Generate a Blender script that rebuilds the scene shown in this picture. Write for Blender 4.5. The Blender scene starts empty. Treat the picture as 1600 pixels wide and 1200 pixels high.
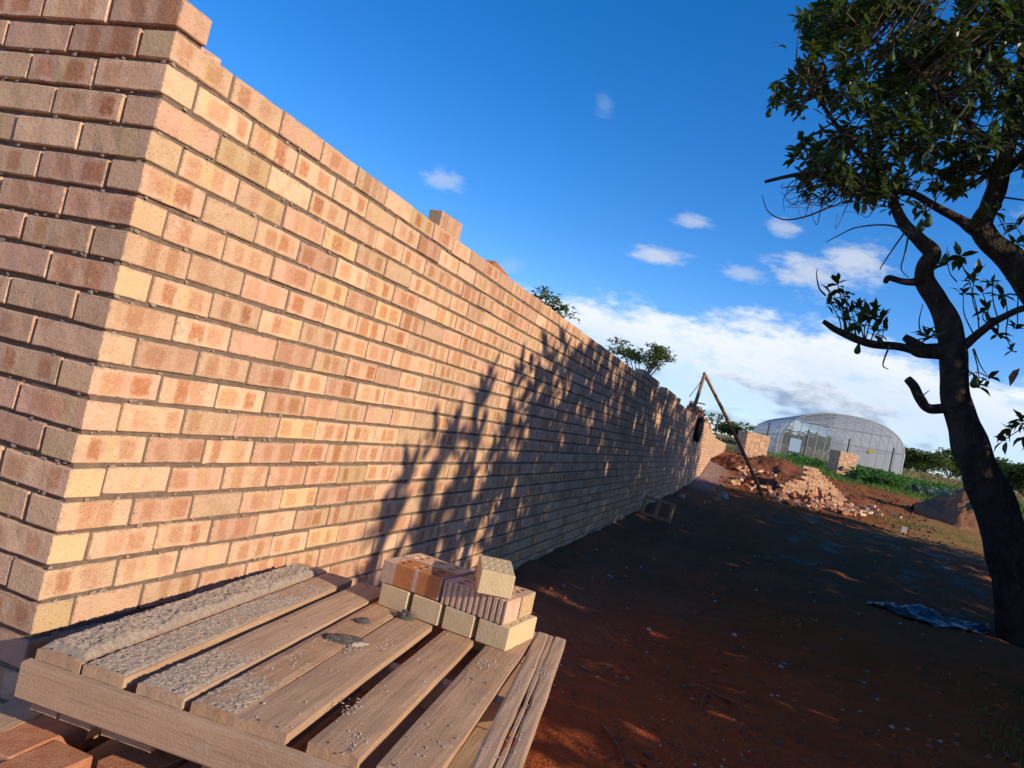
import bpy, bmesh, math, random
import numpy as np
from mathutils import Vector, Matrix, Euler, noise as mnoise
R = math.radians
random.seed(7); rng = np.random.default_rng(7)
scene = bpy.context.scene
COL = scene.collection

# ------------------------------------------------------------------ camera
CAM = np.array([1.5457, -1.4743, 1.2284]); YAW, PITCH, ROLL, FPX = -.321516, .027881, .221407, 1204.955
_f = np.array([math.sin(YAW)*math.cos(PITCH), math.cos(YAW)*math.cos(PITCH), math.sin(PITCH)])
_r0 = np.array([math.cos(YAW), -math.sin(YAW), 0.]); _u0 = np.cross(_r0, _f)
_r = _r0*math.cos(ROLL)+_u0*math.sin(ROLL); _u = -_r0*math.sin(ROLL)+_u0*math.cos(ROLL)
cd = bpy.data.cameras.new('camera'); cam = bpy.data.objects.new('camera', cd); COL.objects.link(cam)
cd.sensor_width = 36; cd.lens = FPX/1600*36; cd.clip_start = .02; cd.clip_end = 3000
M = Matrix.Identity(4)
for i in range(3):
    M[i][0], M[i][1], M[i][2], M[i][3] = _r[i], _u[i], -_f[i], CAM[i]
cam.matrix_world = M
scene.camera = cam
def ray(px, py): return _f+_r*(px-800)/FPX+_u*(600-py)/FPX
def at(px, py, Y):                       # the point of a photo direction that lies at depth Y
    d = ray(px, py); return Vector(CAM+d*((Y-CAM[1])/d[1]))
def pix(p):
    d = np.array(p)-CAM; w = d@_f
    return (800+FPX*(d@_r)/w, 600-FPX*(d@_u)/w, w)

# ------------------------------------------------------------------ node helper
class G:
    def __init__(s, nt): s.nt = nt; s.L = nt.links
    def n(s, t, **kw):
        nd = s.nt.nodes.new(t)
        for k, v in kw.items(): setattr(nd, k, v)
        return nd
    def put(s, sock, v):
        if isinstance(v, bpy.types.NodeSocket): s.L.new(v, sock)
        elif v is not None:
            if sock.type == 'RGBA' and len(v) == 3: v = (*v, 1)
            sock.default_value = v
    def math(s, op, a, b=None, c=None, clamp=False):
        nd = s.n('ShaderNodeMath', operation=op, use_clamp=clamp)
        for i, v in enumerate((a, b, c)): s.put(nd.inputs[i], v)
        return nd.outputs[0]
    def vm(s, op, a, b=None):
        nd = s.n('ShaderNodeVectorMath', operation=op); s.put(nd.inputs[0], a)
        if b is not None: s.put(nd.inputs[1], b)
        return nd.outputs['Value'] if op in ('DOT_PRODUCT', 'LENGTH') else nd.outputs[0]
    def mix(s, f, a, b, mode='MIX'):
        nd = s.n('ShaderNodeMix', data_type='RGBA', blend_type=mode)
        s.put(nd.inputs[0], f); s.put(nd.inputs[6], a); s.put(nd.inputs[7], b)
        return nd.outputs[2]
    def noise(s, vec=None, scale=5, detail=3, rough=.55, dist=0, out=0):
        nd = s.n('ShaderNodeTexNoise'); s.put(nd.inputs['Vector'], vec)
        nd.inputs['Scale'].default_value = scale; nd.inputs['Detail'].default_value = detail
        nd.inputs['Roughness'].default_value = rough; nd.inputs['Distortion'].default_value = dist
        return nd.outputs[out]
    def sm(s, x, a, b, c=0., d=1.):
        nd = s.n('ShaderNodeMapRange', interpolation_type='SMOOTHSTEP')
        for i, v in enumerate((x, a, b, c, d)): s.put(nd.inputs[i], v)
        return nd.outputs[0]
    def wn(s, w, k):                      # three random numbers from one
        nd = s.n('ShaderNodeTexWhiteNoise', noise_dimensions='1D')
        s.put(nd.inputs['W'], s.math('MULTIPLY_ADD', w, 613.7, k*17.31))
        sp = s.n('ShaderNodeSeparateColor'); s.L.new(nd.outputs['Color'], sp.inputs[0])
        return sp.outputs[0], sp.outputs[1], sp.outputs[2]
    def comb(s, x, y, z):
        nd = s.n('ShaderNodeCombineXYZ')
        for i, v in enumerate((x, y, z)): s.put(nd.inputs[i], v)
        return nd.outputs[0]
    def sep(s, v):
        nd = s.n('ShaderNodeSeparateXYZ'); s.put(nd.inputs[0], v); return nd.outputs
    def bump(s, h, strength=.3, dist=.01):
        nd = s.n('ShaderNodeBump'); s.put(nd.inputs['Height'], h)
        nd.inputs['Strength'].default_value = strength; nd.inputs['Distance'].default_value = dist
        return nd.outputs[0]
    def bsdf(s, col, rough=.85, normal=None, spec=.25, **kw):
        nd = s.n('ShaderNodeBsdfPrincipled')
        s.put(nd.inputs['Base Color'], col); s.put(nd.inputs['Roughness'], rough)
        nd.inputs['Specular IOR Level'].default_value = spec
        if normal is not None: s.put(nd.inputs['Normal'], normal)
        for k, v in kw.items(): s.put(nd.inputs[k], v)
        return nd.outputs[0]
    def out(s, sh): s.L.new(sh, s.n('ShaderNodeOutputMaterial').inputs[0])
MATS = {}
def newmat(name):
    m = bpy.data.materials.new(name); m.use_nodes = True; m.node_tree.nodes.clear(); MATS[name] = m
    return m, G(m.node_tree)

# ------------------------------------------------------------------ sun, sky, exposure
SUN_AZ, SUN_EL = R(16), R(22)             # azimuth measured from +X towards -Y
sd = Vector((math.cos(SUN_AZ)*math.cos(SUN_EL), -math.sin(SUN_AZ)*math.cos(SUN_EL), math.sin(SUN_EL)))
sl = bpy.data.lights.new('sun', 'SUN'); sl.energy = 4.5; sl.angle = R(.53); sl.color = (1, .83, .61)
so = bpy.data.objects.new('sun', sl); COL.objects.link(so); so.rotation_euler = sd.to_track_quat('Z', 'Y').to_euler(); so.location = (30, -6, 14)
w = bpy.data.worlds.new('World'); scene.world = w; w.use_nodes = True; w.node_tree.nodes.clear()
g = G(w.node_tree)
sky = g.n('ShaderNodeTexSky', sky_type='NISHITA', sun_disc=False, sun_elevation=SUN_EL, sun_rotation=math.atan2(sd.x, sd.y),
          altitude=1400, air_density=1.0, dust_density=.3, ozone_density=2.2)
tc = g.n('ShaderNodeTexCoord'); V = g.vm('NORMALIZE', tc.outputs['Generated'])
hs = g.n('ShaderNodeHueSaturation'); hs.inputs['Saturation'].default_value = 1.39; hs.inputs['Value'].default_value = 1.0
g.L.new(sky.outputs[0], hs.inputs['Color'])
skyc = g.vm('MULTIPLY', hs.outputs[0], (.148, .144, .172))
sx, sy, sz = g.sep(V)
el = g.math('ARCSINE', sz)
az = g.math('ARCTAN2', sx, sy)
# cloud noise stretched along the horizon
cv = g.comb(g.math('MULTIPLY', sx, 1.0), g.math('MULTIPLY', sy, 1.0), g.math('MULTIPLY', sz, 2.6))
n2 = g.noise(cv, 16.0, 4, .68); n3 = g.noise(g.vm('ADD', cv, (3.1, 1.7, .4)), 6.5, 3, .6)
nlow = g.noise(g.vm('ADD', cv, (7.3, 2.2, 1.)), 2.2, 1, .5)
# low bank of cumulus round the horizon, its top edge between about 6 and 12 degrees
top = g.math('ADD', g.math('MULTIPLY', g.math('SUBTRACT', nlow, .5), .16), .168)
top = g.math('ADD', top, g.math('MULTIPLY', g.math('SUBTRACT', n2, .5), .07))
d = g.math('SUBTRACT', top, el)
bank = g.math('MULTIPLY', g.sm(d, -.004, .022), g.sm(n2, .2, .55, .45, .95))
thin = g.sm(d, .02, .10, 1., .45)       # the bank thins out below its bright top
bank = g.math('MULTIPLY', bank, g.math('ADD', thin, g.math('MULTIPLY', g.sm(n3, .52, .64), .45), clamp=True))
white = g.mix(g.sm(d, .01, .13), (.80, .83, .89), (.50, .61, .76))
white = g.mix(g.math('MULTIPLY', g.sm(n3, .52, .60), g.sm(d, .045, .08)), white, (.22, .31, .46))
puff = None
for px, py, wx, wy, op in [(693, 277, 32, 17, .5), (1028, 401, 42, 15, .85), (1084, 347, 28, 12, .6), (1228, 356, 27, 15, .6),
                       (1165, 430, 44, 15, .55), (1265, 425, 55, 34, .85), (1335, 412, 60, 36, .9), (945, 165, 18, 16, .16),
                       (800, 412, 22, 16, .2), (1700, 330, 70, 40, .7), (-250, 250, 80, 30, .6)]:
    dd = Vector(ray(px, py)).normalized(); e1 = Vector((0, 0, 1)).cross(dd).normalized(); e2 = dd.cross(e1)
    df = g.vm('SUBTRACT', V, tuple(dd))
    a = g.math('MULTIPLY', g.vm('DOT_PRODUCT', df, tuple(e1)), FPX/wx)
    b = g.math('MULTIPLY', g.vm('DOT_PRODUCT', df, tuple(e2)), FPX/wy)
    c = g.math('MULTIPLY', g.vm('DOT_PRODUCT', df, tuple(dd)), 40.)
    r = g.vm('LENGTH', g.comb(a, b, c))
    r = g.math('ADD', r, g.math('MULTIPLY', g.math('SUBTRACT', n2, .5), 3.2))
    m = g.sm(r, 1.2, .1, 0., op*.9)
    puff = m if puff is None else g.math('MAXIMUM', puff, m)
cc = g.mix(bank, g.mix(puff, skyc, (.58, .63, .72)), white)
bg = g.n('ShaderNodeBackground'); g.L.new(cc, bg.inputs[0]); bg.inputs[1].default_value = 1.0; w.cycles.sampling_method = 'NONE'
g.L.new(bg.outputs[0], g.n('ShaderNodeOutputWorld').inputs[0])
vs = scene.view_settings; vs.view_transform = 'Standard'; vs.look = 'None'; vs.gamma = 1; vs.exposure = 0.24; vs.use_curve_mapping = False
scene.render.engine = 'CYCLES'
cy = scene.cycles; cy.max_bounces = 5; cy.diffuse_bounces = 3; cy.glossy_bounces = 2; cy.transmission_bounces = 3; cy.transparent_max_bounces = 14

# ------------------------------------------------------------------ materials
def brick_nodes(g, rnd, uv, dull=0.):
    u, v, _ = g.sep(uv)
    r1, r2, r3 = g.wn(rnd, 1); r4, r5, r6 = g.wn(rnd, 2); r7, r8, r9 = g.wn(rnd, 3)
    P = g.comb(u, v, g.math('MULTIPLY', rnd, 51.))
    wob = g.math('MULTIPLY', g.math('SUBTRACT', g.noise(P, 55, 3, .7), .5), .022)
    u = g.math('ADD', u, wob)
    def band(c0, cr, rc, w0, wr, rw, soft):
        c = g.math('ADD', c0, g.math('MULTIPLY', g.math('SUBTRACT', rc, .5), cr))
        hw = g.math('MULTIPLY_ADD', rw, wr, w0)
        a = g.math('ABSOLUTE', g.math('SUBTRACT', u, c))
        return g.sm(g.math('SUBTRACT', a, hw), soft, -soft)
    p1 = band(-.05, .05, r2, .018, .02, r3, .0085); p2 = band(.045, .05, r4, .018, .02, r5, .0085)
    p3 = band(0., .2, r9, .004, .012, r7, .004)
    vv = g.math('ADD', g.math('ABSOLUTE', v), wob)
    q = g.sm(vv, .017, .036, 1., 0.); q = g.math('MAXIMUM', q, g.sm(r6, .74, .76, 0., .9))
    patch = g.math('MULTIPLY', g.math('MAXIMUM', g.math('MAXIMUM', p1, g.math('MULTIPLY', p2, g.math('MULTIPLY_ADD', r8, .5, .5))), g.math('MULTIPLY', p3, .3)), q)
    patch = g.math('MULTIPLY', patch, g.math('MULTIPLY', g.sm(r1, .16, .2), g.math('MULTIPLY_ADD', r7, .55, .42)))
    patch = g.math('MULTIPLY', patch, g.sm(g.noise(P, 90, 2, .7), .25, .55, .45, 1.))
    isend = g.sm(u, .5, .6)
    yel = g.math('MULTIPLY', band(0., .17, r5, .008, .022, r2, .004), g.math('MULTIPLY', g.sm(r9, .5, .6), .7))
    yel = g.math('MAXIMUM', yel, g.math('MULTIPLY', isend, g.math('MULTIPLY', r4, .7)))
    yel = g.math('MAXIMUM', yel, g.sm(r1, .93, .95, 0., .7))
    cloud = g.noise(P, 22, 2, .6)
    base = g.mix(g.sm(r3, .3, .9), (.70, .465, .295), (.67, .405, .275))
    base = g.mix(g.sm(cloud, .4, .75, 0., .55), base, (.52, .30, .17))
    col = g.mix(yel, base, (.63, .45, .225))
    col = g.mix(patch, col, g.mix(r8, (.40, .15, .06), (.49, .205, .09)))
    fine = g.noise(P, 260, 1, .6)
    col = g.mix(g.sm(fine, .62, .70, 0., .7), col, (.17, .09, .055))
    blot = g.noise(P, 70, 2, .65)
    col = g.mix(g.math('MULTIPLY', g.sm(blot, .62, .72), g.math('MULTIPLY', r6, .45)), col, (.25, .17, .11))
    col = g.mix(g.math('MULTIPLY', g.sm(g.noise(P, 30, 3, .7), .6, .7), g.math('MULTIPLY', r2, .5)), col, (.70, .62, .54))
    ns = g.noise(P, 75, 2, .7); ed = g.math('MAXIMUM', g.math('ABSOLUTE', v), g.math('MULTIPLY', g.sm(u, .5, .6, 1., 0.), g.math('SUBTRACT', g.math('ABSOLUTE', u), .0755)))
    sm_ = g.sm(g.math('ADD', ed, g.math('MULTIPLY', g.math('SUBTRACT', ns, .5), .022)), .0325, .0365)
    col = g.mix(g.math('MULTIPLY', sm_, g.math('MULTIPLY_ADD', r3, .5, .4)), col, (.30, .22, .165))
    val = g.math('MULTIPLY_ADD', r5, .36, .76)
    col = g.mix(1., col, g.comb(val, val, val), 'MULTIPLY')
    hgt = g.math('ADD', g.math('MULTIPLY', fine, .5), g.math('MULTIPLY', blot, 1.))
    return col, hgt
def brick_mat(name, joined):
    m, g = newmat(name)
    if joined: rnd = g.n('ShaderNodeAttribute', attribute_name='rnd').outputs['Fac']
    else: rnd = g.n('ShaderNodeObjectInfo').outputs['Random']
    uv = g.n('ShaderNodeUVMap', uv_map='bk').outputs[0]
    col, hgt = brick_nodes(g, rnd, uv)
    g.out(g.bsdf(col, .88, g.bump(hgt, .35, .004), .2))
    return m
def orange_mat():
    m, g = newmat('orange_patch_brick'); uv = g.n('ShaderNodeUVMap', uv_map='bk').outputs[0]; u, v, _ = g.sep(uv)
    n = g.noise(uv, 60, 4, .6); f = g.noise(uv, 330, 2, .6); u = g.math('ADD', u, g.math('MULTIPLY', g.math('SUBTRACT', n, .5), .012))
    def bnd(c, w_): return g.sm(g.math('SUBTRACT', g.math('ABSOLUTE', g.math('SUBTRACT', u, c)), w_), .005, -.005)
    k = g.math('MAXIMUM', bnd(-.026, .036), bnd(.066, .042))
    col = g.mix(g.sm(n, .3, .7), (.58, .43, .32), (.46, .33, .24)); col = g.mix(k, col, g.mix(n, (.40, .15, .055), (.52, .22, .09)))
    col = g.mix(g.sm(f, .6, .68, 0., .75), col, (.12, .06, .035)); g.out(g.bsdf(col, .88, g.bump(g.math('ADD', f, n), .35, .004), .2))
orange_mat()
def simple(name, c1, c2, scale=20, rough=.85, bump=.3, bscale=None, spec=.2, stretch=None, bdist=.01, extra=None):
    m, g = newmat(name)
    v = g.n('ShaderNodeTexCoord').outputs['Object']
    if stretch: v = g.vm('MULTIPLY', v, stretch)
    rr = g.n('ShaderNodeObjectInfo').outputs['Random']
    v = g.vm('ADD', v, g.comb(g.math('MULTIPLY', rr, 31.), g.math('MULTIPLY', rr, 17.), 0.))
    n = g.noise(v, scale, 5, .62); n2 = g.noise(v, bscale or scale*4, 4, .6)
    col = g.mix(g.sm(n, .3, .7), c1, c2)
    if extra: col = g.mix(g.sm(n2, extra[1], extra[1]+.1, 0., extra[2]), col, extra[0])
    g.out(g.bsdf(col, rough, g.bump(g.math('ADD', n, n2), bump, bdist), spec))
    return m
brick_mat('brick', False); brick_mat('brick_joined', True)
simple('mortar', (.23, .165, .12), (.15, .11, .08), 30, .95, .6, 160)
simple('mortar_crust', (.38, .30, .23), (.27, .21, .16), 60, .95, .6, 300, bdist=.004, extra=((.20, .15, .12), .62, .6))
simple('mortar_smear', (.40, .31, .235), (.30, .23, .175), 60, .95, .5, 200)
simple('mortar_wet', (.10, .08, .07), (.17, .14, .12), 40, .8, .9, 200)
simple('mortar_white', (.52, .44, .36), (.40, .33, .26), 60, .95, .6, 200)
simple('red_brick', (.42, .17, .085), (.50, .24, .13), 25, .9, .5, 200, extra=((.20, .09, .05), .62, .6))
simple('yellow_brick', (.62, .47, .26), (.66, .51, .31), 30, .9, .4, 260, extra=((.30, .21, .10), .66, .6))
simple('pink_brick', (.66, .46, .33), (.56, .36, .24), 30, .9, .4, 220, extra=((.30, .2, .13), .66, .5))
for nm_, st_ in (('wood', (1., .05, 1.)), ('wood_x', (.05, 1., 1.))):
    m, g = newmat(nm_)
    v0 = g.n('ShaderNodeTexCoord').outputs['Object']; rr = g.n('ShaderNodeObjectInfo').outputs['Random']
    v = g.vm('ADD', v0, g.comb(g.math('MULTIPLY', rr, 13.), g.math('MULTIPLY', rr, 29.), g.math('MULTIPLY', rr, 7.)))
    gr = g.noise(g.vm('MULTIPLY', v, st_), 95, 5, .65, .4); big = g.noise(v, 7, 4, .6); fn = g.noise(v, 240, 3, .6)
    col = g.mix(g.sm(big, .3, .7), (.48, .30, .175), (.38, .225, .125))
    col = g.mix(g.math('MULTIPLY', rr, .5), col, (.47, .34, .235))
    col = g.mix(g.sm(gr, .5, .75, 0., .45), col, (.20, .115, .065))
    col = g.mix(g.sm(fn, .62, .72, 0., .45), col, (.46, .36, .27))
    col = g.mix(g.sm(g.noise(v, 14, 5, .7), .56, .68, 0., .5), col, (.50, .37, .26))
    g.out(g.bsdf(col, .85, g.bump(g.math('ADD', gr, g.math('MULTIPLY', fn, .6)), .5, .004), .2))
simple('pole_wood', (.30, .17, .085), (.22, .12, .06), 25, .7, .3, 90, stretch=(1, 1, .1))
simple('bark', (.075, .058, .045), (.034, .026, .021), 9, .95, 1., 34, stretch=(1, 1, .5), bdist=.05, extra=((.17, .15, .12), .62, .5))
simple('twig', (.15, .115, .085), (.085, .062, .045), 30, .9, .3, 90)
simple('root', (.21, .115, .06), (.14, .07, .038), 30, .9, .4, 90)
def leaf_mat(name, c1, c2, c3, gloss=.38, trans=.3):
    m, g = newmat(name)
    rnd = g.n('ShaderNodeAttribute', attribute_name='rnd').outputs['Fac']
    oi = g.n('ShaderNodeObjectInfo').outputs['Random']
    r1, r2, r3 = g.wn(g.math('ADD', rnd, oi), 1)
    col = g.mix(r1, c1, c2); col = g.mix(g.sm(r2, .92, .98), col, c3)
    geo = g.n('ShaderNodeNewGeometry')
    nn = g.noise(geo.outputs['Position'], 40, 3); col = g.mix(g.sm(nn, .4, .8, 0., .35), col, c1)
    p = g.bsdf(col, gloss, None, .45)
    t = g.n('ShaderNodeBsdfTranslucent'); g.put(t.inputs[0], g.mix(.5, col, (.16, .26, .03)))
    mx = g.n('ShaderNodeMixShader'); mx.inputs[0].default_value = trans
    g.L.new(p, mx.inputs[1]); g.L.new(t.outputs[0], mx.inputs[2]); g.out(mx.outputs[0])
leaf_mat('avocado_leaf', (.028, .047, .013), (.062, .09, .02), (.12, .12, .035))
leaf_mat('far_leaf', (.06, .095, .03), (.11, .15, .045), (.14, .13, .05), .6, .35)
leaf_mat('olive_leaf', (.10, .13, .04), (.16, .19, .06), (.18, .16, .07), .6, .4)
leaf_mat('crop_leaf', (.06, .17, .025), (.11, .27, .04), (.12, .22, .05), .5, .3)
leaf_mat('cabbage_leaf', (.08, .15, .13), (.14, .22, .20), (.10, .20, .12), .45, .15)
leaf_mat('green_grass', (.08, .18, .022), (.15, .26, .04), (.19, .19, .06), .7, .3)
leaf_mat('dry_grass', (.27, .20, .085), (.34, .25, .11), (.20, .19, .06), .8, .25)
leaf_mat('dead_leaves', (.12, .05, .022), (.19, .09, .04), (.28, .17, .08), .8, .1)
simple('avocado_skin', (.022, .048, .010), (.045, .08, .016), 60, .5, .3, 160, spec=.3)
simple('dark_plastic', (.020, .021, .025), (.038, .04, .046), 12, .42, .2, 30, spec=.4)
simple('black_rubber', (.016, .015, .014), (.03, .028, .026), 25, .7, .3, 80)
simple('galvanised', (.42, .43, .44), (.34, .35, .36), 20, .45, .1, 60, spec=.5)
simple('dark_steel', (.07, .085, .09), (.05, .06, .065), 20, .6, .1, 60)
simple('green_paint', (.015, .11, .075), (.02, .09, .06), 20, .5, .1, 60)
simple('sign_face', (.52, .66, .72), (.60, .72, .78), 8, .5, .05, 60)
simple('sign_yellow', (.70, .50, .04), (.75, .55, .05), 8, .5, .05, 60)
simple('paper', (.62, .62, .62), (.5, .5, .5), 8, .7, .1, 60)
simple('soil_heap', (.27, .10, .043), (.17, .062, .03), 6, .95, .8, 40, bdist=.05)
simple('sand_heap', (.40, .19, .09), (.30, .135, .065), 6, .95, .8, 40, bdist=.04)
simple('clod', (.34, .10, .045), (.24, .075, .035), 20, .95, .4, 90)
simple('fleck', (.42, .38, .35), (.30, .26, .23), 20, .95, .4, 90)
m, g = newmat('poly_film')
v = g.n('ShaderNodeTexCoord').outputs['Object']; nn = g.noise(v, 1.2, 4)
p = g.bsdf(g.mix(nn, (.62, .64, .66), (.72, .73, .74)), .35, None, .5)
tl = g.n('ShaderNodeBsdfTranslucent'); tl.inputs[0].default_value = (.62, .64, .66, 1)
m1 = g.n('ShaderNodeMixShader'); m1.inputs[0].default_value = .5; g.L.new(p, m1.inputs[1]); g.L.new(tl.outputs[0], m1.inputs[2])
tr = g.n('ShaderNodeBsdfTransparent'); tr.inputs[0].default_value = (.92, .94, .95, 1)
m2 = g.n('ShaderNodeMixShader'); g.put(m2.inputs[0], g.sm(nn, .3, .7, .32, .20)); g.L.new(m1.outputs[0], m2.inputs[1]); g.L.new(tr.outputs[0], m2.inputs[2]); g.out(m2.outputs[0])
m, g = newmat('shade_net')
p = g.bsdf((.35, .36, .35), .8); tr = g.n('ShaderNodeBsdfTransparent')
m2 = g.n('ShaderNodeMixShader'); m2.inputs[0].default_value = .72; g.L.new(p, m2.inputs[1]); g.L.new(tr.outputs[0], m2.inputs[2]); g.out(m2.outputs[0])
m, g = newmat('ground')
zc = g.n('ShaderNodeVertexColor', layer_name='zone').outputs[0]
pos = g.n('ShaderNodeNewGeometry').outputs['Position']
a = g.noise(pos, 1.6, 6, .62); b = g.noise(pos, 9, 5, .65); c = g.noise(pos, 60, 4, .6)
col = g.mix(g.sm(a, .35, .7, 0., .5), zc, g.mix(.55, zc, (.17, .058, .028)))
col = g.mix(g.sm(b, .5, .72, 0., .5), col, g.mix(.45, col, (.30, .15, .09)))
col = g.mix(g.sm(c, .60, .72, 0., .35), col, (.34, .20, .14))
col = g.mix(g.sm(c, .40, .30, 0., .55), col, g.mix(.6, col, (.03, .016, .011)))
g.out(g.bsdf(col, .95, g.bump(g.math('ADD', g.math('MULTIPLY', b, 1.5), c), .8, .03), .0))

# ------------------------------------------------------------------ mesh helpers
def tag(o, label, cat, group=None):
    o['label'] = label; o['category'] = cat
    if group: o['group'] = group
    return o
def link(name, me, mat=None, parent=None):
    if mat and not me.materials: me.materials.append(MATS[mat])
    o = bpy.data.objects.new(name, me); COL.objects.link(o); o.parent = parent
    return o
def empty(name, loc=(0, 0, 0), rz=0.):
    o = bpy.data.objects.new(name, None); COL.objects.link(o); o.location = loc; o.rotation_euler = (0, 0, rz); o.empty_display_size = .1
    return o
def np_mesh(name, Vs, Fs, uv=None, rnd=None, smooth=False):
    """Vs (n,3); Fs list of index tuples or (m,k) array; uv per loop; rnd per face"""
    me = bpy.data.meshes.new(name); me.from_pydata(Vs.tolist() if hasattr(Vs, 'tolist') else Vs, [], Fs.tolist() if hasattr(Fs, 'tolist') else Fs)
    if uv is not None:
        l = me.uv_layers.new(name='bk'); l.data.foreach_set('uv', np.asarray(uv, np.float32).ravel())
    if rnd is not None:
        at_ = me.attributes.new('rnd', 'FLOAT', 'FACE'); at_.data.foreach_set('value', np.asarray(rnd, np.float32))
    if smooth: me.polygons.foreach_set('use_smooth', np.ones(len(me.polygons), bool))
    me.update(); return me
class MB:
    def __init__(s): s.v = []; s.f = []; s.sm = []
    def add(s, vs, fs, smooth=False):
        k = len(s.v); s.v += [tuple(p) for p in vs]; s.f += [tuple(i+k for i in f) for f in fs]; s.sm += [smooth]*len(fs)
    def box(s, x0, x1, y0, y1, z0, z1, mat=None, jit=0.):
        vs = [Vector((x, y, z)) for z in (z0, z1) for y in (y0, y1) for x in (x0, x1)]
        if jit: vs = [p+Vector((random.uniform(-jit, jit) for _ in range(3))) for p in vs]
        if mat is not None: vs = [mat @ p for p in vs]
        s.add(vs, [(0, 2, 3, 1), (4, 5, 7, 6), (0, 1, 5, 4), (2, 6, 7, 3), (0, 4, 6, 2), (1, 3, 7, 5)])
    def tube(s, pts, rad, n=8, rough=0., cap=True):
        pts = [Vector(p) for p in pts]; rings = []
        if not hasattr(rad, '__len__'): rad = [rad]*len(pts)
        up = None
        for i, p in enumerate(pts):
            t = (pts[min(i+1, len(pts)-1)]-pts[max(i-1, 0)]).normalized()
            if up is None: up = t.orthogonal().normalized()
            up = (up-t*up.dot(t)).normalized(); b = t.cross(up)
            ring = []
            for k in range(n):
                a = 2*math.pi*k/n; rr = rad[i]
                if rough: rr *= 1+rough*mnoise.noise(Vector((p.x*3+math.cos(a)*1.3, p.y*3+math.sin(a)*1.3, p.z*4)))
                ring.append(p+(up*math.cos(a)+b*math.sin(a))*rr)
            rings.append(ring)
        vs = [q for r_ in rings for q in r_]; fs = []
        for i in range(len(pts)-1):
            for k in range(n): fs.append((i*n+k, i*n+(k+1) % n, (i+1)*n+(k+1) % n, (i+1)*n+k))
        s.add(vs, fs, True)
        if cap:
            s.add(rings[0], [tuple(range(n-1, -1, -1))]); s.add(rings[-1], [tuple(range(n))])
    def mesh(s, name):
        me = bpy.data.meshes.new(name); me.from_pydata(s.v, [], s.f); me.polygons.foreach_set('use_smooth', s.sm); me.update(); return me
    def build(s, name, mat, parent=None, origin=None, bevel=0.):
        if origin is not None:
            o_ = Vector(origin); s.v = [tuple(Vector(p)-o_) for p in s.v]
        me = s.mesh(name)
        if bevel:
            bm = bmesh.new(); bm.from_mesh(me)
            bmesh.ops.remove_doubles(bm, verts=bm.verts, dist=1e-5)
            bmesh.ops.bevel(bm, geom=bm.edges[:], offset=bevel, segments=2, affect='EDGES', clamp_overlap=True)
            bm.to_mesh(me); bm.free()
        o = link(name, me, mat, parent)
        if origin is not None:
            o.location = Vector(origin)-(parent.location if parent else Vector())
        return o
def spline(pts, n=6):
    """Catmull-Rom through control points (any dimension)"""
    P = [np.array(p, float) for p in pts]; P = [2*P[0]-P[1]]+P+[2*P[-1]-P[-2]]; out = []
    for i in range(1, len(P)-2):
        for k in range(n):
            t = k/n; out.append(.5*((2*P[i])+(-P[i-1]+P[i+1])*t+(2*P[i-1]-5*P[i]+4*P[i+1]-P[i+2])*t*t+(-P[i-1]+3*P[i]-3*P[i+1]+P[i+2])*t**3))
    out.append(P[-2]); return out
def fbm(x, y, z=0., o=4): return mnoise.fractal(Vector((x, y, z)), 1., 2., o)
def sstep(a, b, x):
    t = min(1, max(0, (x-a)/(b-a))); return t*t*(3-2*t)

# ------------------------------------------------------------------ ground
YS = [-60, 0, 5, 10, 16, 20, 23, 26, 30, 35, 45, 60, 90, 150, 300, 1500]
ZS = [-.3, 0, .02, .08, .17, .28, .5, .85, 1.1, 1.28, 1.65, 2.2, 3.3, 4.6, 6.5, 9]
def h0(x, y): return float(np.interp(y, YS, ZS))+.012*max(0, min(x, 40)-3)*sstep(28, 45, y)*min(y/60, 3)
def hgt(x, y):
    z = h0(x, y); d = math.hypot(x-1.5, y+1.5)
    z += .05*fbm(x*.55, y*.55, 2.)*min(1, d/6+.4)
    if d < 40: z += .030*fbm(x*2.3, y*1.6, 5.)+.015*fbm(x*8, y*8, 9., 3)
    if 0 < x < .8 and y > 1: z += .05*(1-x/.8)*(.5+.5*fbm(x, y*1.5, 3.))     # cement and soil banked against the wall
    return z
def lines(segs):
    out = []
    for a, b, st in segs: out += list(np.arange(a, b-1e-6, st))
    return out+[segs[-1][1]]
gx = lines([(-600, -60, 90), (-60, -6, 6), (-6, -1.5, 1), (-1.5, 6, .07), (6, 14, .2), (14, 40, 1), (40, 100, 6), (100, 700, 75)])
gy = lines([(-60, -6, 6), (-6, -1, .5), (-1, 14, .07), (14, 30, .16), (30, 60, .6), (60, 140, 4), (140, 1500, 85)])
C_SOIL = np.array((.42, .10, .032)); C_GREY = np.array((.30, .135, .078)); C_PALE = np.array((.26, .21, .18)); C_RED = np.array((.33, .125, .05))
C_GOLD = np.array((.36, .22, .085)); C_GREEN = np.array((.085, .14, .03)); C_DRY = np.array((.27, .23, .10)); C_CEM = np.array((.34, .31, .29))
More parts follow.
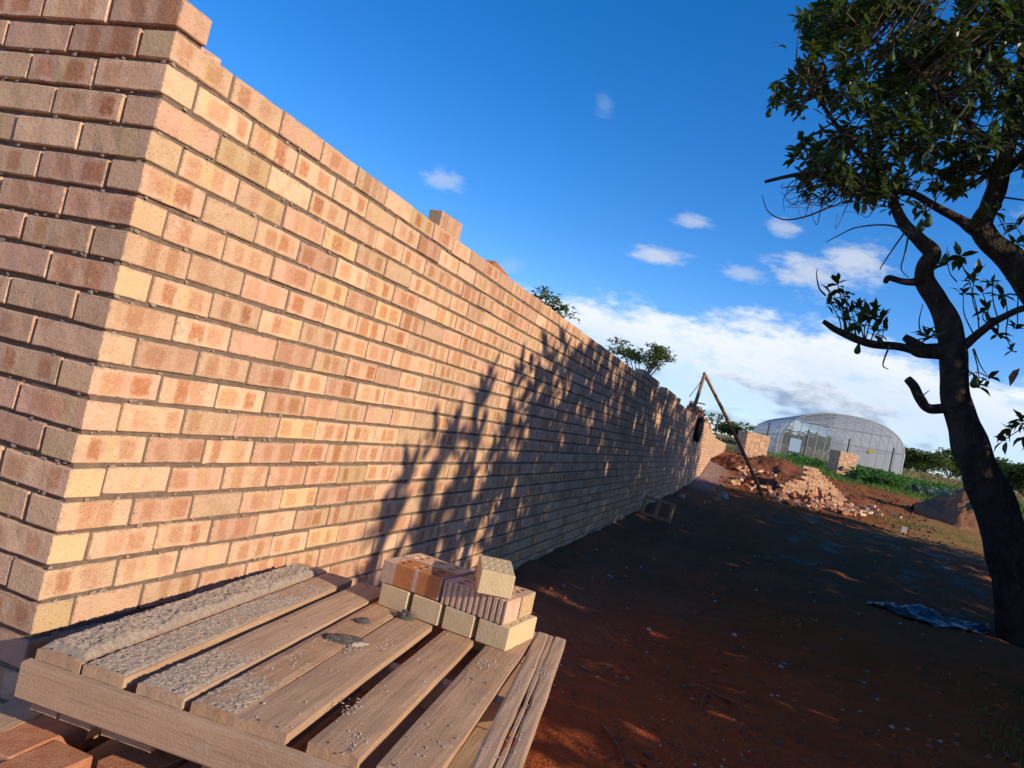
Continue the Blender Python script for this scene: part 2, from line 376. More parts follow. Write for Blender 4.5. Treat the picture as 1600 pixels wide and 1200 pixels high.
def zone(x, y):
    n = fbm(x*.9, y*.5, 1.); n2 = fbm(x*2.2+4, y*1.1, 7.); c = C_SOIL.copy()
    k = (1-sstep(.5, 1.6, x+.5*n))*sstep(1., 3.5, y+n)                            # cement dust along the wall
    c = c*(1-.75*k)+C_GREY*.75*k
    k = sstep(4, 8.5, y+1.5*n)*(1-sstep(17, 20, y+n)); c = c*(1-.6*k)+C_GREY*.6*k
    k = sstep(.25, .55, n2)*sstep(7, 10, y)*(1-sstep(17, 20, y))*sstep(1.5, 2.5, x)*.8; c = c*(1-k)+C_PALE*k
    k = sstep(17, 21, y+1.2*n); c = c*(1-k)+C_RED*k
    k = sstep(4.2, 6., x+n-.12*(y-20))*sstep(17, 19.5, y+n)*(1-sstep(23.5, 25.5, y+.8*n)); c = c*(1-.85*k)+C_GOLD*.85*k
    k = sstep(3, 4.5, x+n)*(1-sstep(6, 8, x))*sstep(20, 21.5, y+n)*(1-sstep(23, 24.5, y))*sstep(.0, .3, n2); c = c*(1-.7*k)+C_GREEN*.7*k
    k = (1-sstep(.3, 1.1, x))*sstep(17, 20, y)*(1-sstep(26, 28, y)); c = c*(1-.6*k)+C_CEM*.6*k
    e = 31.5+.9*n+max(0, 8-x)*.8; k = sstep(e, e+1.5, y); cg = C_GREEN*(.5+.5*sstep(-.2, .4, n))+C_DRY*(.5-.5*sstep(-.2, .4, n))
    c = c*(1-k)+cg*k
    k = sstep(44, 52, y+3*n); c = c*(1-k)+C_DRY*k
    k = 1-sstep(-1.2, -.6, x); c = c*(1-k)+C_DRY*k
    k = sstep(3., 3.6, x+.4*n)*(1-sstep(4.6, 5.4, y+n))*sstep(2.2, 3, y); c = c*(1-.7*k)+np.array((.05, .07, .02))*.7*k
    return c
nx, ny = len(gx), len(gy)
Vg = [(x, y, hgt(x, y) if (-6 < x < 45 and y < 160) else h0(x, y)) for y in gy for x in gx]
Fg = [(j*nx+i, j*nx+i+1, (j+1)*nx+i+1, (j+1)*nx+i) for j in range(ny-1) for i in range(nx-1)]
me = np_mesh('ground', Vg, Fg, smooth=True)
ca = me.color_attributes.new('zone', 'FLOAT_COLOR', 'POINT')
ca.data.foreach_set('color', np.array([(*zone(v[0], v[1]), 1.) for v in Vg], np.float32).ravel())
gnd = link('ground', me, 'ground'); gnd['kind'] = 'structure'

# ------------------------------------------------------------------ bricks
BL, BD, BH, CR = .222, .106, .0728, .085
def brick_template(L=BL, D=BD, H=BH, bevel=.0035, seed=0, jit=.0009, segs=1):
    r_ = random.Random(seed); bm = bmesh.new(); bmesh.ops.create_cube(bm, size=1)
    for v in bm.verts: v.co = Vector((v.co.x*L+r_.uniform(-jit, jit), v.co.y*D+r_.uniform(-jit, jit), v.co.z*H+r_.uniform(-jit, jit)))
    if bevel:
        le = [e for e in bm.edges if abs(e.verts[0].co.x-e.verts[1].co.x) > L*.5]
        bmesh.ops.subdivide_edges(bm, edges=le, cuts=4, use_grid_fill=True)
        for v in bm.verts: v.co += Vector((0, r_.uniform(-.0011, .0011), r_.uniform(-.0013, .0013)))
        bm.normal_update()
        sh_ = [e for e in bm.edges if len(e.link_faces) == 2 and e.calc_face_angle(0) > .6]
        bmesh.ops.bevel(bm, geom=sh_, offset=bevel, segments=segs, affect='EDGES')
    bm.normal_update(); Vt = np.array([v.co[:] for v in bm.verts]); Ft = []; Ut = []
    bm.verts.index_update()
    for f in bm.faces:
        Ft.append([v.index for v in f.verts]); end = abs(f.normal.x) > .75
        for v in f.verts:
            co = v.co
            Ut.append((1+co.y, co.z) if end else (co.x, co.z if abs(f.normal.y) > .6 else co.y*.3))
    bm.free(); return Vt, Ft, np.array(Ut)
TPL = [brick_template(seed=i, bevel=.0022+.0008*(i % 3)) for i in range(6)]
TPLF = [brick_template(seed=i, bevel=0, jit=.002) for i in range(4)]
def tpl_mesh(t, name='brick', mat='brick'):
    me = np_mesh(name, t[0], t[1], t[2]); me.materials.append(MATS[mat]); return me
BM_ = [tpl_mesh(t) for t in TPL]
def joined_bricks(name, mats, tpls, parent, mat='brick_joined'):
    Vs, Fs, Us, Rs = [], [], [], []; k = 0
    for i, Mx in enumerate(mats):
        t = tpls[i % len(tpls)]; A = np.array(Mx)
        Vs.append(t[0] @ A[:3, :3].T+A[:3, 3]); Fs += [[q+k for q in f] for f in t[1]]; Us.append(t[2]); Rs += [random.random()]*len(t[1]); k += len(t[0])
    me = np_mesh(name, np.concatenate(Vs), Fs, np.concatenate(Us), Rs)
    o = link(name, me, mat, parent); o['kind'] = 'stuff'; return o

wall = empty('brick_wall')
tag(wall, 'long unfinished wall of pale banded face bricks running away from the near corner', 'wall')
def wtop(y):                                  # courses in the wall at this place
    if y < 22: return 23
    if y < 24: return 22
    if y < 26.4: return 21
    return 20
place = []
def bput(x, y, z, alongY, back=False):
    j = .0012; e = Euler((random.gauss(0, .003), random.gauss(0, .003), (math.pi/2 if alongY else 0)+random.gauss(0, .003)+(math.pi if random.random() < .5 else 0)))
    Mx = Matrix.Translation((x+random.gauss(0, j), y+random.gauss(0, j), z+random.gauss(0, j))) @ e.to_matrix().to_4x4()
    place.append((Mx, back))
for c in range(0, 24):
    z = c*CR+CR/2+.001; head = (c % 2 == 1)      # course 23 carries the single corner brick, stretcher to the left
    typeA = (22-c) % 2 == 0                       # stretcher along the long face at the corner
    if c == 23: typeA = False
    # left leg (runs to -X, face at y=0)
    x = -.116 if typeA else 0.
    if not typeA: pass
    if typeA: bput(-BD/2, BL/2, z, True)
    xs = x
    while xs > -1.5:
        bput(xs-BL/2, BD/2, z, False); xs -= .232
    if c == 23: continue
    y = .232 if typeA else .116
    while y < 36:
        if c < wtop(y+.1) and (c+1)*CR > h0(0, y)-.05: bput(-BD/2, y+BL/2, z, True)
        y += .232
for y0, y1 in [(8.15, 9.9), (10.6, 12.2), (12.75, 13.0)]:        # pieces of the next course already laid
    y = y0
    while y+.2 < y1+.05: bput(-BD/2, y+BL/2, 23*CR+CR/2, True); y += .232
# keep singly the 300 bricks that show largest
def show(Mx):
    p = Mx.translation; X, Y, W = pix((p.x, p.y, p.z))
    if W < .2 or X < -90 or X > 1690 or Y < -60 or Y > 1260: return 1e9
    if .02 < p.y < 1.3 and p.z < .36: return 1e8+W
    return W
order = sorted(range(len(place)), key=lambda i: show(place[i][0]))
near = set(order[:300])
for i in sorted(near):
    o = link('brick', BM_[i % 6], None, wall); o.matrix_local = place[i][0]
rest = [place[i][0] for i in range(len(place)) if i not in near]
joined_bricks('brick_courses', [m_ for m_ in rest if m_.translation.y < 9], TPL, wall)
joined_bricks('brick_courses', [m_ for m_ in rest if m_.translation.y >= 9], TPLF, wall)
backs = []
for c in range(23):                                # inner leaf
    y = .35 if c % 2 else .234
    while y < 36:
        if c < wtop(y+.1) and (c+1)*CR > h0(0, y) and c > 15:
            backs.append(Matrix.Translation((-.169, y+BL/2, c*CR+CR/2)) @ Matrix.Rotation(math.pi/2, 4, 'Z'))
        y += .232
joined_bricks('inner_leaf', backs, TPLF, wall)
mb = MB()
for y0, y1, nc in [(.0105, 22.03, 23), (22.03, 24.1, 22), (24.1, 26.5, 21), (26.5, 36.1, 20)]:
    mb.box(-.2, -.0065, y0, y1, -.4, nc*CR-.012)
mb.build('mortar', 'mortar', wall)
mb = MB(); mb.box(-1.5, -.012, .0125, .1, -.4, 24*CR-.014); mb.build('mortar', 'mortar', wall)
# mortar smear and broken piece of inner leaf left on top behind the corner brick
mb = MB(); mb.box(-.19, -.03, .125, .20, 23*CR, 23*CR+.016, jit=.006); mb.box(-.21, -.10, .15, .27, 23*CR-.004, 23*CR+.05, jit=.008)
mb.build('mortar_smear', 'pink_brick', wall, bevel=.004)

# mortar squeezed out of the joints and splashed on the faces
Vs, Fs = [], []
def dab(p, ax, s_):
    k = len(Vs); n_ = 6; out_ = Vector((.9, 0, 0)) if ax == 'x' else Vector((0, -.9, 0)); e_ = Vector((0, 1, 0)) if ax == 'x' else Vector((1, 0, 0))
    for q in range(n_):
        a = 2*math.pi*q/n_; r_ = s_*random.uniform(.5, 1.3); Vs.append(tuple(p+e_*math.cos(a)*r_*1.6+Vector((0, 0, math.sin(a)*r_*.8))))
    Vs.append(tuple(p+out_*s_*random.uniform(.08, .28)))
    for q in range(n_): Fs.append((k+q, k+(q+1) % n_, k+n_))
for i in range(620):
    c = random.randrange(4, 23); z = c*CR+random.gauss(0, .003)
    if random.random() < .12: z += random.uniform(.01, .07); sz = random.uniform(.0015, .004)
    else: sz = random.uniform(.003, .0075)
    if random.random() < .72: dab(Vector((-.0008, random.random()**1.5*5+.01, z)), 'x', sz)
    else: dab(Vector((-random.uniform(.01, .75), .0008, z)), 'y', sz)
o = link('mortar_dabs', np_mesh('mortar_dabs', Vs, Fs), 'mortar_smear', wall); o['kind'] = 'stuff'
def loose(name, x, y, z, rz, label, group=None, mat=None, rx=0., ry=0., mesh=None, cat='brick'):
    o = link(name, mesh or BM_[random.randrange(6)])
    if mat: o.data = o.data.copy(); o.data.materials.clear(); o.data.materials.append(MATS[mat])
    o.location = (x, y, z); o.rotation_euler = (rx, ry, rz)
    return tag(o, label, cat, group)
ZT = 23*CR
loose('brick', -.125, 1.97, ZT+.062, R(86), 'single brick set on edge on the top of the near wall', rx=R(90))
# broken lump behind the top course
mb = MB(); mb.box(-.2, -.05, 2.52, 2.80, ZT-.004, ZT+.045, jit=.015); o = mb.build('broken_brick', 'red_brick', None, (-.12, 2.66, ZT), bevel=.008)
tag(o, 'broken reddish brick lump lying on the wall top beyond the standing brick', 'brick')
for i, (dx, dy, dz, rz) in enumerate([(-.03, 16.0, .036, 4), (-.03, 16.24, .036, 88), (-.04, 16.1, .112, -6), (-.02, 16.3, .112, 90), (-.03, 16.16, .19, 8)]):
    loose('brick', dx-.06, dy, ZT+dz, R(90+rz), 'brick in the small stack on the wall top beside the leaning poles', 'bricks stacked on the wall top beside the poles', 'red_brick' if i > 1 else None)
mb = MB(); mb.box(-.12, .22, 15.86, 16.02, ZT+.232, ZT+.25); o = mb.build('short_board', 'pole_wood', None, (0, 15.94, ZT+.232), bevel=.003); tag(o, 'short board laid on the small brick stack on the wall top', 'board')
for i in range(34):
    y = 18.2+i*.21+random.uniform(-.05, .05); zt = wtop(y)*CR; n = max(1, int(round(3.2-(y-18)*.32+random.uniform(-.6, .6))))
    for q in range(n):
        loose('brick', -.13+random.uniform(-.05, .03), y, zt+.038+q*.074, R(90*random.choice((0, 1))+random.gauss(0, 9)), 'reddish brick stacked loosely on the far sunlit wall top', 'bricks stacked on the far wall top', 'red_brick' if random.random() < .75 else None)

# ------------------------------------------------------------------ pallet in front
PZ = .5
pal = empty('wooden_pallet', (.19, -.16, .378), R(6))
tag(pal, 'weathered wooden pallet with mortar on its boards beside the near wall corner', 'pallet')
LZ = -.378
def board(mb_or_none, x0, x1, y0, y1, z0, z1, name, parent, skew=0., mat='wood', n=14, warp=.004, seed=0, edge0=None, edge1=None, wseed=None):
    """a sawn board with slightly wavy edges, split ends and a little cup"""
    rs = random.Random(seed); vs = []; fs = []; m = 7
    xc = (x0+x1)/2
    for j in range(n+1):
        t = j/n; y = y0+(y1-y0)*t; e0 = .003*mnoise.noise(Vector((seed*3.1, t*6, 0))); e1 = .003*mnoise.noise(Vector((seed*5.3, t*6, 4)))
        if edge0: e0 = edge0(t)
        if edge1: e1 = edge1(t)
        dz = warp*mnoise.noise(Vector((wseed if wseed is not None else seed, t*1.5, 2)))
        for i in range(m):
            s_ = i/(m-1); x = x0+e0+(x1+e1-x0-e0)*s_+skew*(t-.3)
            endj = .0018*mnoise.noise(Vector((seed*2., s_*4, j))) if j in (0, n) else 0
            r_ = .0025 if i in (0, m-1) else 0.
            vs.append((x, y+endj, z1+dz-r_+.0015*mnoise.noise(Vector((x*60, y*5, seed)))))
    top = len(vs); 
    for j in range(n+1):
        for i in range(m): p = vs[j*m+i]; vs.append((p[0], p[1], z0+(p[2]-z1)*.5))
    for j in range(n):
        for i in range(m-1):
            a = j*m+i; fs.append((a, a+1, a+m+1, a+m)); b = top+a; fs.append((b, b+m, b+m+1, b+1))
        a = j*m; fs.append((a, a+m, top+a+m, top+a)); a = j*m+m-1; fs.append((a, top+a, top+a+m, a+m))
    for i in range(m-1):
        a = i; fs.append((a, top+a, top+a+1, a+1)); a = n*m+i; fs.append((a, a+1, top+a+1, top+a))
    me = np_mesh(name, vs, fs); return link(name, me, mat, parent)
BX = [(0., .113), (.121, .222), (.255, .365), (.385, .485), (.490, .605), (.650, .757), (.795, .908), (.945, 1.045)]
for i, (a, b) in enumerate(BX[:7]):
    o = board(None, a, b, .0, 1.18+(.02 if i in (0, 7) else random.uniform(-.015, .015)), PZ-.024+LZ, PZ+LZ, 'deck_board', pal, skew=(-.055 if i == 7 else -.008 if i == 0 else random.uniform(-.006, .006)), seed=i+1)
for k, y in enumerate((-.026, .56, 1.14)):
    mb = MB(); mb.box(-.012, (1.045, 1.0, .96)[k], y, y+.03+.012*(k > 0), .395+LZ, PZ-.026+LZ, jit=.003); mb.build('bearer', 'wood_x', pal, bevel=.004)
for k, (a, b) in enumerate([(.02, .085), (.095, .17), (.2, .32), (.44, .55), (.66, .78), (.85, .94)]):
    board(None, a, b, .0, 1.19, .372+LZ, .394+LZ, 'bottom_board', pal, seed=k+30)
def ck(k):
    return lambda t: .003*math.sin(t*4+k)+.0006*math.sin(t*31+2*k)
def gap(t): return .0045*max(0, math.sin(math.pi*min(1, t/.62)))*(.6+.4*math.sin(t*31))+.0005
for k, (a, b, f0, f1) in enumerate([(.945, .988, None, lambda t: ck(0)(t)-gap(t)), (.988, 1.004, lambda t: ck(0)(t)+gap(t), lambda t: ck(.5)(t)-gap(t)*.8), (1.004, 1.045, lambda t: ck(.5)(t)+gap(t)*.8, None)]):
    board(None, a, b, .0, 1.19, PZ-.024+LZ, PZ+LZ-.0015*(k == 1), 'deck_board', pal, skew=-.055, n=60, seed=60+k, edge0=f0, edge1=f1, wseed=8)
def palw(x, y, z=PZ): return pal.matrix_basis @ Vector((x, y, z+LZ))
pal_m = Matrix.Translation(pal.location) @ Matrix.Rotation(R(6), 4, 'Z')
def palw(x, y, z=PZ): return pal_m @ Vector((x, y, z+LZ))
def crust(name, x0, x1, y0, y1, thick, cover, label, seed, res=.0042, mat='mortar_crust'):
    nx_ = int((x1-x0)/res)+1; ny_ = int((y1-y0)/res)+1; vs = []; fs = []
    for j in range(ny_):
        for i in range(nx_):
            x = x0+(x1-x0)*i/(nx_-1); y = y0+(y1-y0)*j/(ny_-1)
            e = min(i, nx_-1-i)/(nx_-1)*2; ey = min(j, ny_-1-j)/(ny_-1)*2
            big = fbm(x*14, y*9, seed); fine = fbm(x*75, y*75, seed+3, 3); gr = mnoise.noise(Vector((x*210, y*210, seed)))
            hh = thick*(.55+.35*big+cover(y))+thick*.25*fine+random.uniform(-.0019, .0021)-.004
            ed = min(i, nx_-1-i)*res; hh = min(hh, ed*1.3-.001+random.uniform(-.002, .002)) if ed < .02 else hh
            hh = min(hh, (min(j, ny_-1-j))*.006-.002)
            p = palw(x+.0025*mnoise.noise(Vector((y*40, 0, seed))), y, PZ+max(hh, -.006)); vs.append(p)
    for j in range(ny_-1):
        for i in range(nx_-1): fs.append((j*nx_+i, j*nx_+i+1, (j+1)*nx_+i+1, (j+1)*nx_+i))
    o0 = palw((x0+x1)/2, (y0+y1)/2); vs = [tuple(p-o0) for p in vs]
    o = link(name, np_mesh(name, vs, fs), mat); o.location = o0
    return tag(o, label, 'mortar')
crust('mortar_crust', .004, .112, .012, 1.12, .020, lambda y: .35, 'thick lumpy mortar crust on the pallet board nearest the wall', 1)
crust('mortar_crust', .126, .219, .008, .98, .008, lambda y: .35-.55*sstep(.45, .95, y), 'thin gritty mortar layer on the second pallet board from the wall', 2)
crust('mortar_crust', .258, .362, .006, .55, .008, lambda y: .35-.9*sstep(.12, .5, y), 'patch of gritty mortar on the front half of the third pallet board', 3)
crust('mortar_crust', .388, .482, .004, .45, .006, lambda y: .25-.8*sstep(.08, .4, y), 'gritty mortar at the front end of the fourth pallet board', 4)
def lump(name, px, py, rx, ry, rz, mat, label, seed, ang=0., cat='mortar'):
    bm = bmesh.new(); bmesh.ops.create_icosphere(bm, subdivisions=4, radius=1)
    for v in bm.verts:
        k = 1+.35*fbm(v.co.x*1.6+seed, v.co.y*1.6, v.co.z*1.6)+.12*fbm(v.co.x*6+seed, v.co.y*6, v.co.z*6)
        v.co = Vector((v.co.x*rx*k, v.co.y*ry*k, max(v.co.z, -.15)*rz*k))
    me = bpy.data.meshes.new(name); bm.to_mesh(me); bm.free(); me.polygons.foreach_set('use_smooth', [True]*len(me.polygons))
    o = link(name, me, mat); d = ray(px, py); t = (PZ-CAM[2])/d[2]; p = CAM+d*t
    o.location = (p[0], p[1], PZ+.001); o.rotation_euler = (0, 0, ang); return tag(o, label, cat)
lump('mortar_lump', 535, 1000, .055, .030, .010, 'mortar_wet', 'flat dark mortar splat on the middle pallet boards', 1, R(30))
lump('mortar_lump', 566, 972, .028, .018, .010, 'mortar_wet', 'small dark mortar dab behind the larger splat', 3, R(60))
lump('mortar_lump', 634, 966, .026, .022, .022, 'mortar_wet', 'dark mortar lump in front of the stacked yellow bricks', 5)
lump('mortar_lump', 560, 1008, .03, .010, .006, 'mortar_white', 'pale mortar smear beside the dark splat', 8, R(60))
# crumbs on the boards
Vs, Fs = [], []
def crumb(p, s_):
    k = len(Vs); q = [(1, 0, 0), (-1, 0, 0), (0, 1, 0), (0, -1, 0), (0, 0, .7), (0, 0, -.4)]
    for a in q: Vs.append(tuple(p[i]+a[i]*s_*random.uniform(.5, 1.3) for i in range(3)))
    for f in [(0, 2, 4), (2, 1, 4), (1, 3, 4), (3, 0, 4), (2, 0, 5), (1, 2, 5), (3, 1, 5), (0, 3, 5)]: Fs.append(tuple(i+k for i in f))
for i in range(520):
    b = random.choice(BX[1:]); x = random.uniform(b[0]+.004, b[1]-.004); y = random.random()**1.3*1.15+.01
    crumb(palw(x, y, PZ+.001), random.choice((.0012, .0018, .0018, .0026, .004)))
for cx, cy in [(.50, .52), (.42, .55), (.56, .63), (.66, .2), (.99, .80), (.44, .35), (.83, .72), (.72, .05)]:
    for i in range(26): crumb(palw(cx+random.gauss(0, .012), cy+random.gauss(0, .025), PZ+.001), random.uniform(.0015, .005))
o = link('mortar_crumbs', np_mesh('mortar_crumbs', Vs, Fs), 'mortar_white'); o['kind'] = 'stuff'; tag(o, 'pale mortar crumbs scattered over the pallet boards', 'crumbs')

# bricks stacked on the pallet, with holes cut through
def cut(me_t, holes, H=BH):
    a = bpy.data.objects.new('t', me_t); COL.objects.link(a); bm = bmesh.new()
    for (x, y, rx, ry) in holes:
        r_ = bmesh.ops.create_cone(bm, cap_ends=True, segments=14, radius1=1, radius2=1, depth=H*1.5)
        for v in r_['verts']: v.co = Vector((v.co.x*rx+x, v.co.y*ry+y, v.co.z))
    cm = bpy.data.meshes.new('c'); bm.to_mesh(cm); bm.free(); b = bpy.data.objects.new('c', cm); COL.objects.link(b)
    md = a.modifiers.new('b', 'BOOLEAN'); md.operation = 'DIFFERENCE'; md.object = b; md.solver = 'EXACT'
    dg = bpy.context.evaluated_depsgraph_get(); res = bpy.data.meshes.new_from_object(a.evaluated_get(dg))
    bpy.data.objects.remove(a); bpy.data.objects.remove(b); return res
big3 = [(-.066, .02, .017, .014), (0.002, .02, .017, .014), (.068, .02, .017, .014), (-.066, -.022, .017, .014), (0.002, -.022, .017, .014), (.068, -.022, .017, .014)]
small8 = [(x, y, .008, .008) for x in (-.07, .0, .07) for y in (-.034, -.012, .012, .034)]
perf = cut(tpl_mesh(TPL[0], 'brick_perforated'), big3); perf2 = cut(tpl_mesh(TPL[1], 'brick_perforated'), small8)
# ribbed brick: corrugated long face
def ribbed():
    n = 88; vs = []; prof = []
    for i in range(n+1):
        x = -BL/2+BL*i/n; ph = (i/n*11) % 1.; dpt = .008*(1 if .25 < ph < .75 else 0) if .02 < i/n < .98 else 0
        prof.append((x, -BD/2+dpt))
    prof += [(BL/2, BD/2), (-BL/2, BD/2)]; N = len(prof); fs = []
    for z in (-BH/2, BH/2): vs += [(p[0], p[1], z) for p in prof]
    for i in range(N): j = (i+1) % N; fs.append((i, j, N+j, N+i))
    fs.append(tuple(range(N-1, -1, -1))); fs.append(tuple(range(N, 2*N)))
    uv = []
    for f in fs:
        for i in f: uv.append((vs[i][0], vs[i][2]))
    me = np_mesh('brick_ribbed', vs, fs, uv); me.materials.append(MATS['pink_brick']); return me
rib = cut(ribbed(), big3)
S0 = Vector((.487, .850, PZ)); SA = R(-6.1); su = Vector((math.cos(SA), math.sin(SA), 0)); sv = Vector((-math.sin(SA), math.cos(SA), 0))
def sp(s_, t, z): p = S0+su*s_+sv*t; return (p.x, p.y, PZ+z)
H2 = BH+.002
for i in range(4):
    p = sp(.053+.121*i, BL/2, .0005+BH/2)
    loose('brick', *p, SA+R(90)+random.gauss(0, .01), ['leftmost yellow header in the bottom row on the pallet', 'second yellow header from the left on the pallet, half shaded', 'third yellow header from the left in the bottom row on the pallet', 'rightmost yellow header in the bottom row on the pallet'][i], 'bricks stacked on the pallet', 'yellow_brick', mesh=perf2)
def setmat(o, *ms): o.data = o.data.copy(); o.data.materials.clear(); [o.data.materials.append(MATS[q]) for q in ms]
o = loose('brick', *sp(.098, .053, H2+BH/2), SA+.005, 'brick with two orange patches in the upper row on the pallet', 'bricks stacked on the pallet', 'orange_patch_brick', mesh=perf)
loose('brick', *sp(.10, .167, H2+BH/2+.002), SA-.02, 'perforated brick behind the orange patched brick on the pallet', 'bricks stacked on the pallet', mesh=perf)
loose('brick', *sp(.333, .052, H2+BH/2), SA-.01, 'pale brick with a ribbed side in the upper row on the pallet', 'bricks stacked on the pallet', mesh=rib)
loose('brick', *sp(.335, .167, H2+BH/2), SA+.01, 'perforated brick behind the ribbed brick on the pallet', 'bricks stacked on the pallet', mesh=perf)
zt_ = PZ+2*H2+.001
def on_z(px, py, z): d = ray(px, py); return Vector(CAM+d*((z-CAM[2])/d[2]))
qm = (on_z(747.6, 922.5, zt_)+on_z(795, 941, zt_))/2; qn = Vector((math.cos(R(112)), math.sin(R(112)), 0)); qc = qm+qn*(BL/2)
loose('brick', qc.x, qc.y, zt_+BH/2, math.atan2(qn.y, qn.x), 'yellow brick lying alone on top of the pallet stack', 'bricks stacked on the pallet', 'yellow_brick', mesh=perf2)

# below the pallet: another pallet, planks and bricks
low = empty('wooden_pallet', (-.02, -.36, .086), R(8)); tag(low, 'broken lower pallet of mortar stained boards under the upper pallet', 'pallet')
for k, (a, b, y0, y1) in enumerate([(.0, .11, .09, 1.0), (.15, .26, .04, 1.0), (.30, .40, .12, 1.0), (.46, .57, .1, 1.0), (.62, .73, .1, 1.), (.8, .9, .1, 1.)]):
    board(None, a, b, y0, y1, .115, .14, 'deck_board', low, seed=k+50)
for y in (.16, .55, .92):
    mb = MB(); mb.box(-.02, .92, y, y+.05, .02, .113, jit=.003); mb.build('bearer', 'wood_x', low, bevel=.004)
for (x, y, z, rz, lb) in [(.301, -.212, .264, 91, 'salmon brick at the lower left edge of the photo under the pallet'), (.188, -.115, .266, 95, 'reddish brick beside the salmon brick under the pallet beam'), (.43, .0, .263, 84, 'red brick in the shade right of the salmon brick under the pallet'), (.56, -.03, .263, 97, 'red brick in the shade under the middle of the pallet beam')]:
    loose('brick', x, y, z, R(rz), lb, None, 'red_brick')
for x in (.30, .62, .95):
    for y in (.22, .55, .95):
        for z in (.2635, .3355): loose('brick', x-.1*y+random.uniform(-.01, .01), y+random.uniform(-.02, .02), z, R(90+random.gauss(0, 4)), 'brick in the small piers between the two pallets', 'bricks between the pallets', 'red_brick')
for x in (.1, .45, .8):
    for y in (-.16, .2, .5):
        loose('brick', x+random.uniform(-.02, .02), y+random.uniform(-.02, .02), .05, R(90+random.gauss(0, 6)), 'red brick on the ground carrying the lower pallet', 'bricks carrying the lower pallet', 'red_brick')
o = board(None, -.05, .05, -.2, .13, 0, .03, 'loose_board', None, seed=77); o.location = (.085, -.02, .275); o.rotation_euler = (R(2), R(-3), R(8)); tag(o, 'short loose board stained with mortar under the pallet corner', 'board')

# ------------------------------------------------------------------ things along the wall
def G_(x, y): return hgt(x, y)
top = at(1101, 585, 17.5); base = Vector((1.93, 19.9, G_(1.93, 19.9)-.03))
mb = MB(); mb.tube([base+(top-base)*t+Vector((0, 0, .05*math.sin(math.pi*t))) for t in np.linspace(0, 1.01, 9)], [.052-.014*t for t in np.linspace(0, 1, 9)], 9, .1)
o = mb.build('wooden_pole', 'pole_wood', None, base); tag(o, 'long brown wooden pole leaning from the ground up past the wall top', 'pole')
b2 = at(1083, 642, 16.4); t2 = at(1100, 588, 17.4)
mb = MB(); mb.tube([b2+(t2-b2)*t for t in np.linspace(-.05, 1, 6)], .042, 8, .1)
o = mb.build('wooden_pole', 'pole_wood', None, b2); tag(o, 'shorter pale pole standing on the wall top and meeting the long pole', 'pole')
b3 = at(1077, 620, 16.5)
mb = MB(); mb.tube([t2+Vector((0, 0, -.02)), (t2+b3)/2+Vector((0, 0, -.03)), b3], .009, 5)
o = mb.build('rope', 'black_rubber', None, b3); tag(o, 'dark rope running from the pole tip to the wall top', 'rope')
# tyre hung on the wall
cx = at(1097, 672, 17.6); mb = MB(); n = 28; prof = [(.15, -.045), (.20, -.062), (.27, -.065), (.305, -.045), (.312, 0), (.305, .045), (.27, .065), (.20, .062), (.15, .045), (.14, 0)]
vs, fs = [], []
for i in range(n):
    a = 2*math.pi*i/n
    for r_, x in prof: vs.append((x, math.cos(a)*r_, math.sin(a)*r_))
P_ = len(prof)
for i in range(n):
    for k in range(P_): fs.append((i*P_+k, i*P_+(k+1) % P_, ((i+1) % n)*P_+(k+1) % P_, ((i+1) % n)*P_+k))
mb.add(vs, fs, True); o = mb.build('tyre', 'black_rubber'); o.location = (.072, 17.6, cx.z); tag(o, 'black tyre hung flat against the wall where the shade ends', 'tyre')
# low wooden frame by the wall
fr = empty('timber_rack', (.12, 9.78, G_(.12, 9.78))); tag(fr, 'small open timber rack with a cross bar standing at the wall foot', 'rack')
fr.rotation_euler = (R(-10), 0, R(-24))
for nm, bx in [('rail', (0, .50, -.03, .03, 0, .04)), ('rail', (0, .50, -.03, .03, .24, .28)), ('upright', (0, .04, -.028, .028, .041, .239)), ('upright', (.23, .265, -.028, .028, .041, .239)), ('upright', (.46, .50, -.028, .028, .041, .239))]:
    mb = MB(); mb.box(*bx, jit=.003); mb.build(nm, 'wood', fr, bevel=.004)
# stepped dry stack of bricks
st = empty('brick_stack', (2.25, 22.0, G_(2.45, 22.)-.05)); st.rotation_euler = (0, 0, R(24)); tag(st, 'stepped dry stack of pale bricks behind the loose brick heap', 'brick stack', 'brick stacks')
def sh(s_):
    if s_ < .3: return 6
    if s_ < .62: return 8
    if s_ < .95: return 14
    return max(1, 14-(s_-.95)/1.25*12.)
for c in range(14):
    for row in range(2):
        s_ = .0 if c % 2 == 0 else .115
        while s_ < 2.2:
            if c < sh(s_+.11)-.3:
                o = link('brick', BM_[random.randrange(6)], None, st)
                o.location = (s_+.111+random.gauss(0, .006), row*.113+random.gauss(0, .014), c*.0725+.036); o.rotation_euler = (0, 0, random.gauss(0, .05)+(math.pi if random.random() < .5 else 0))
            s_ += .23
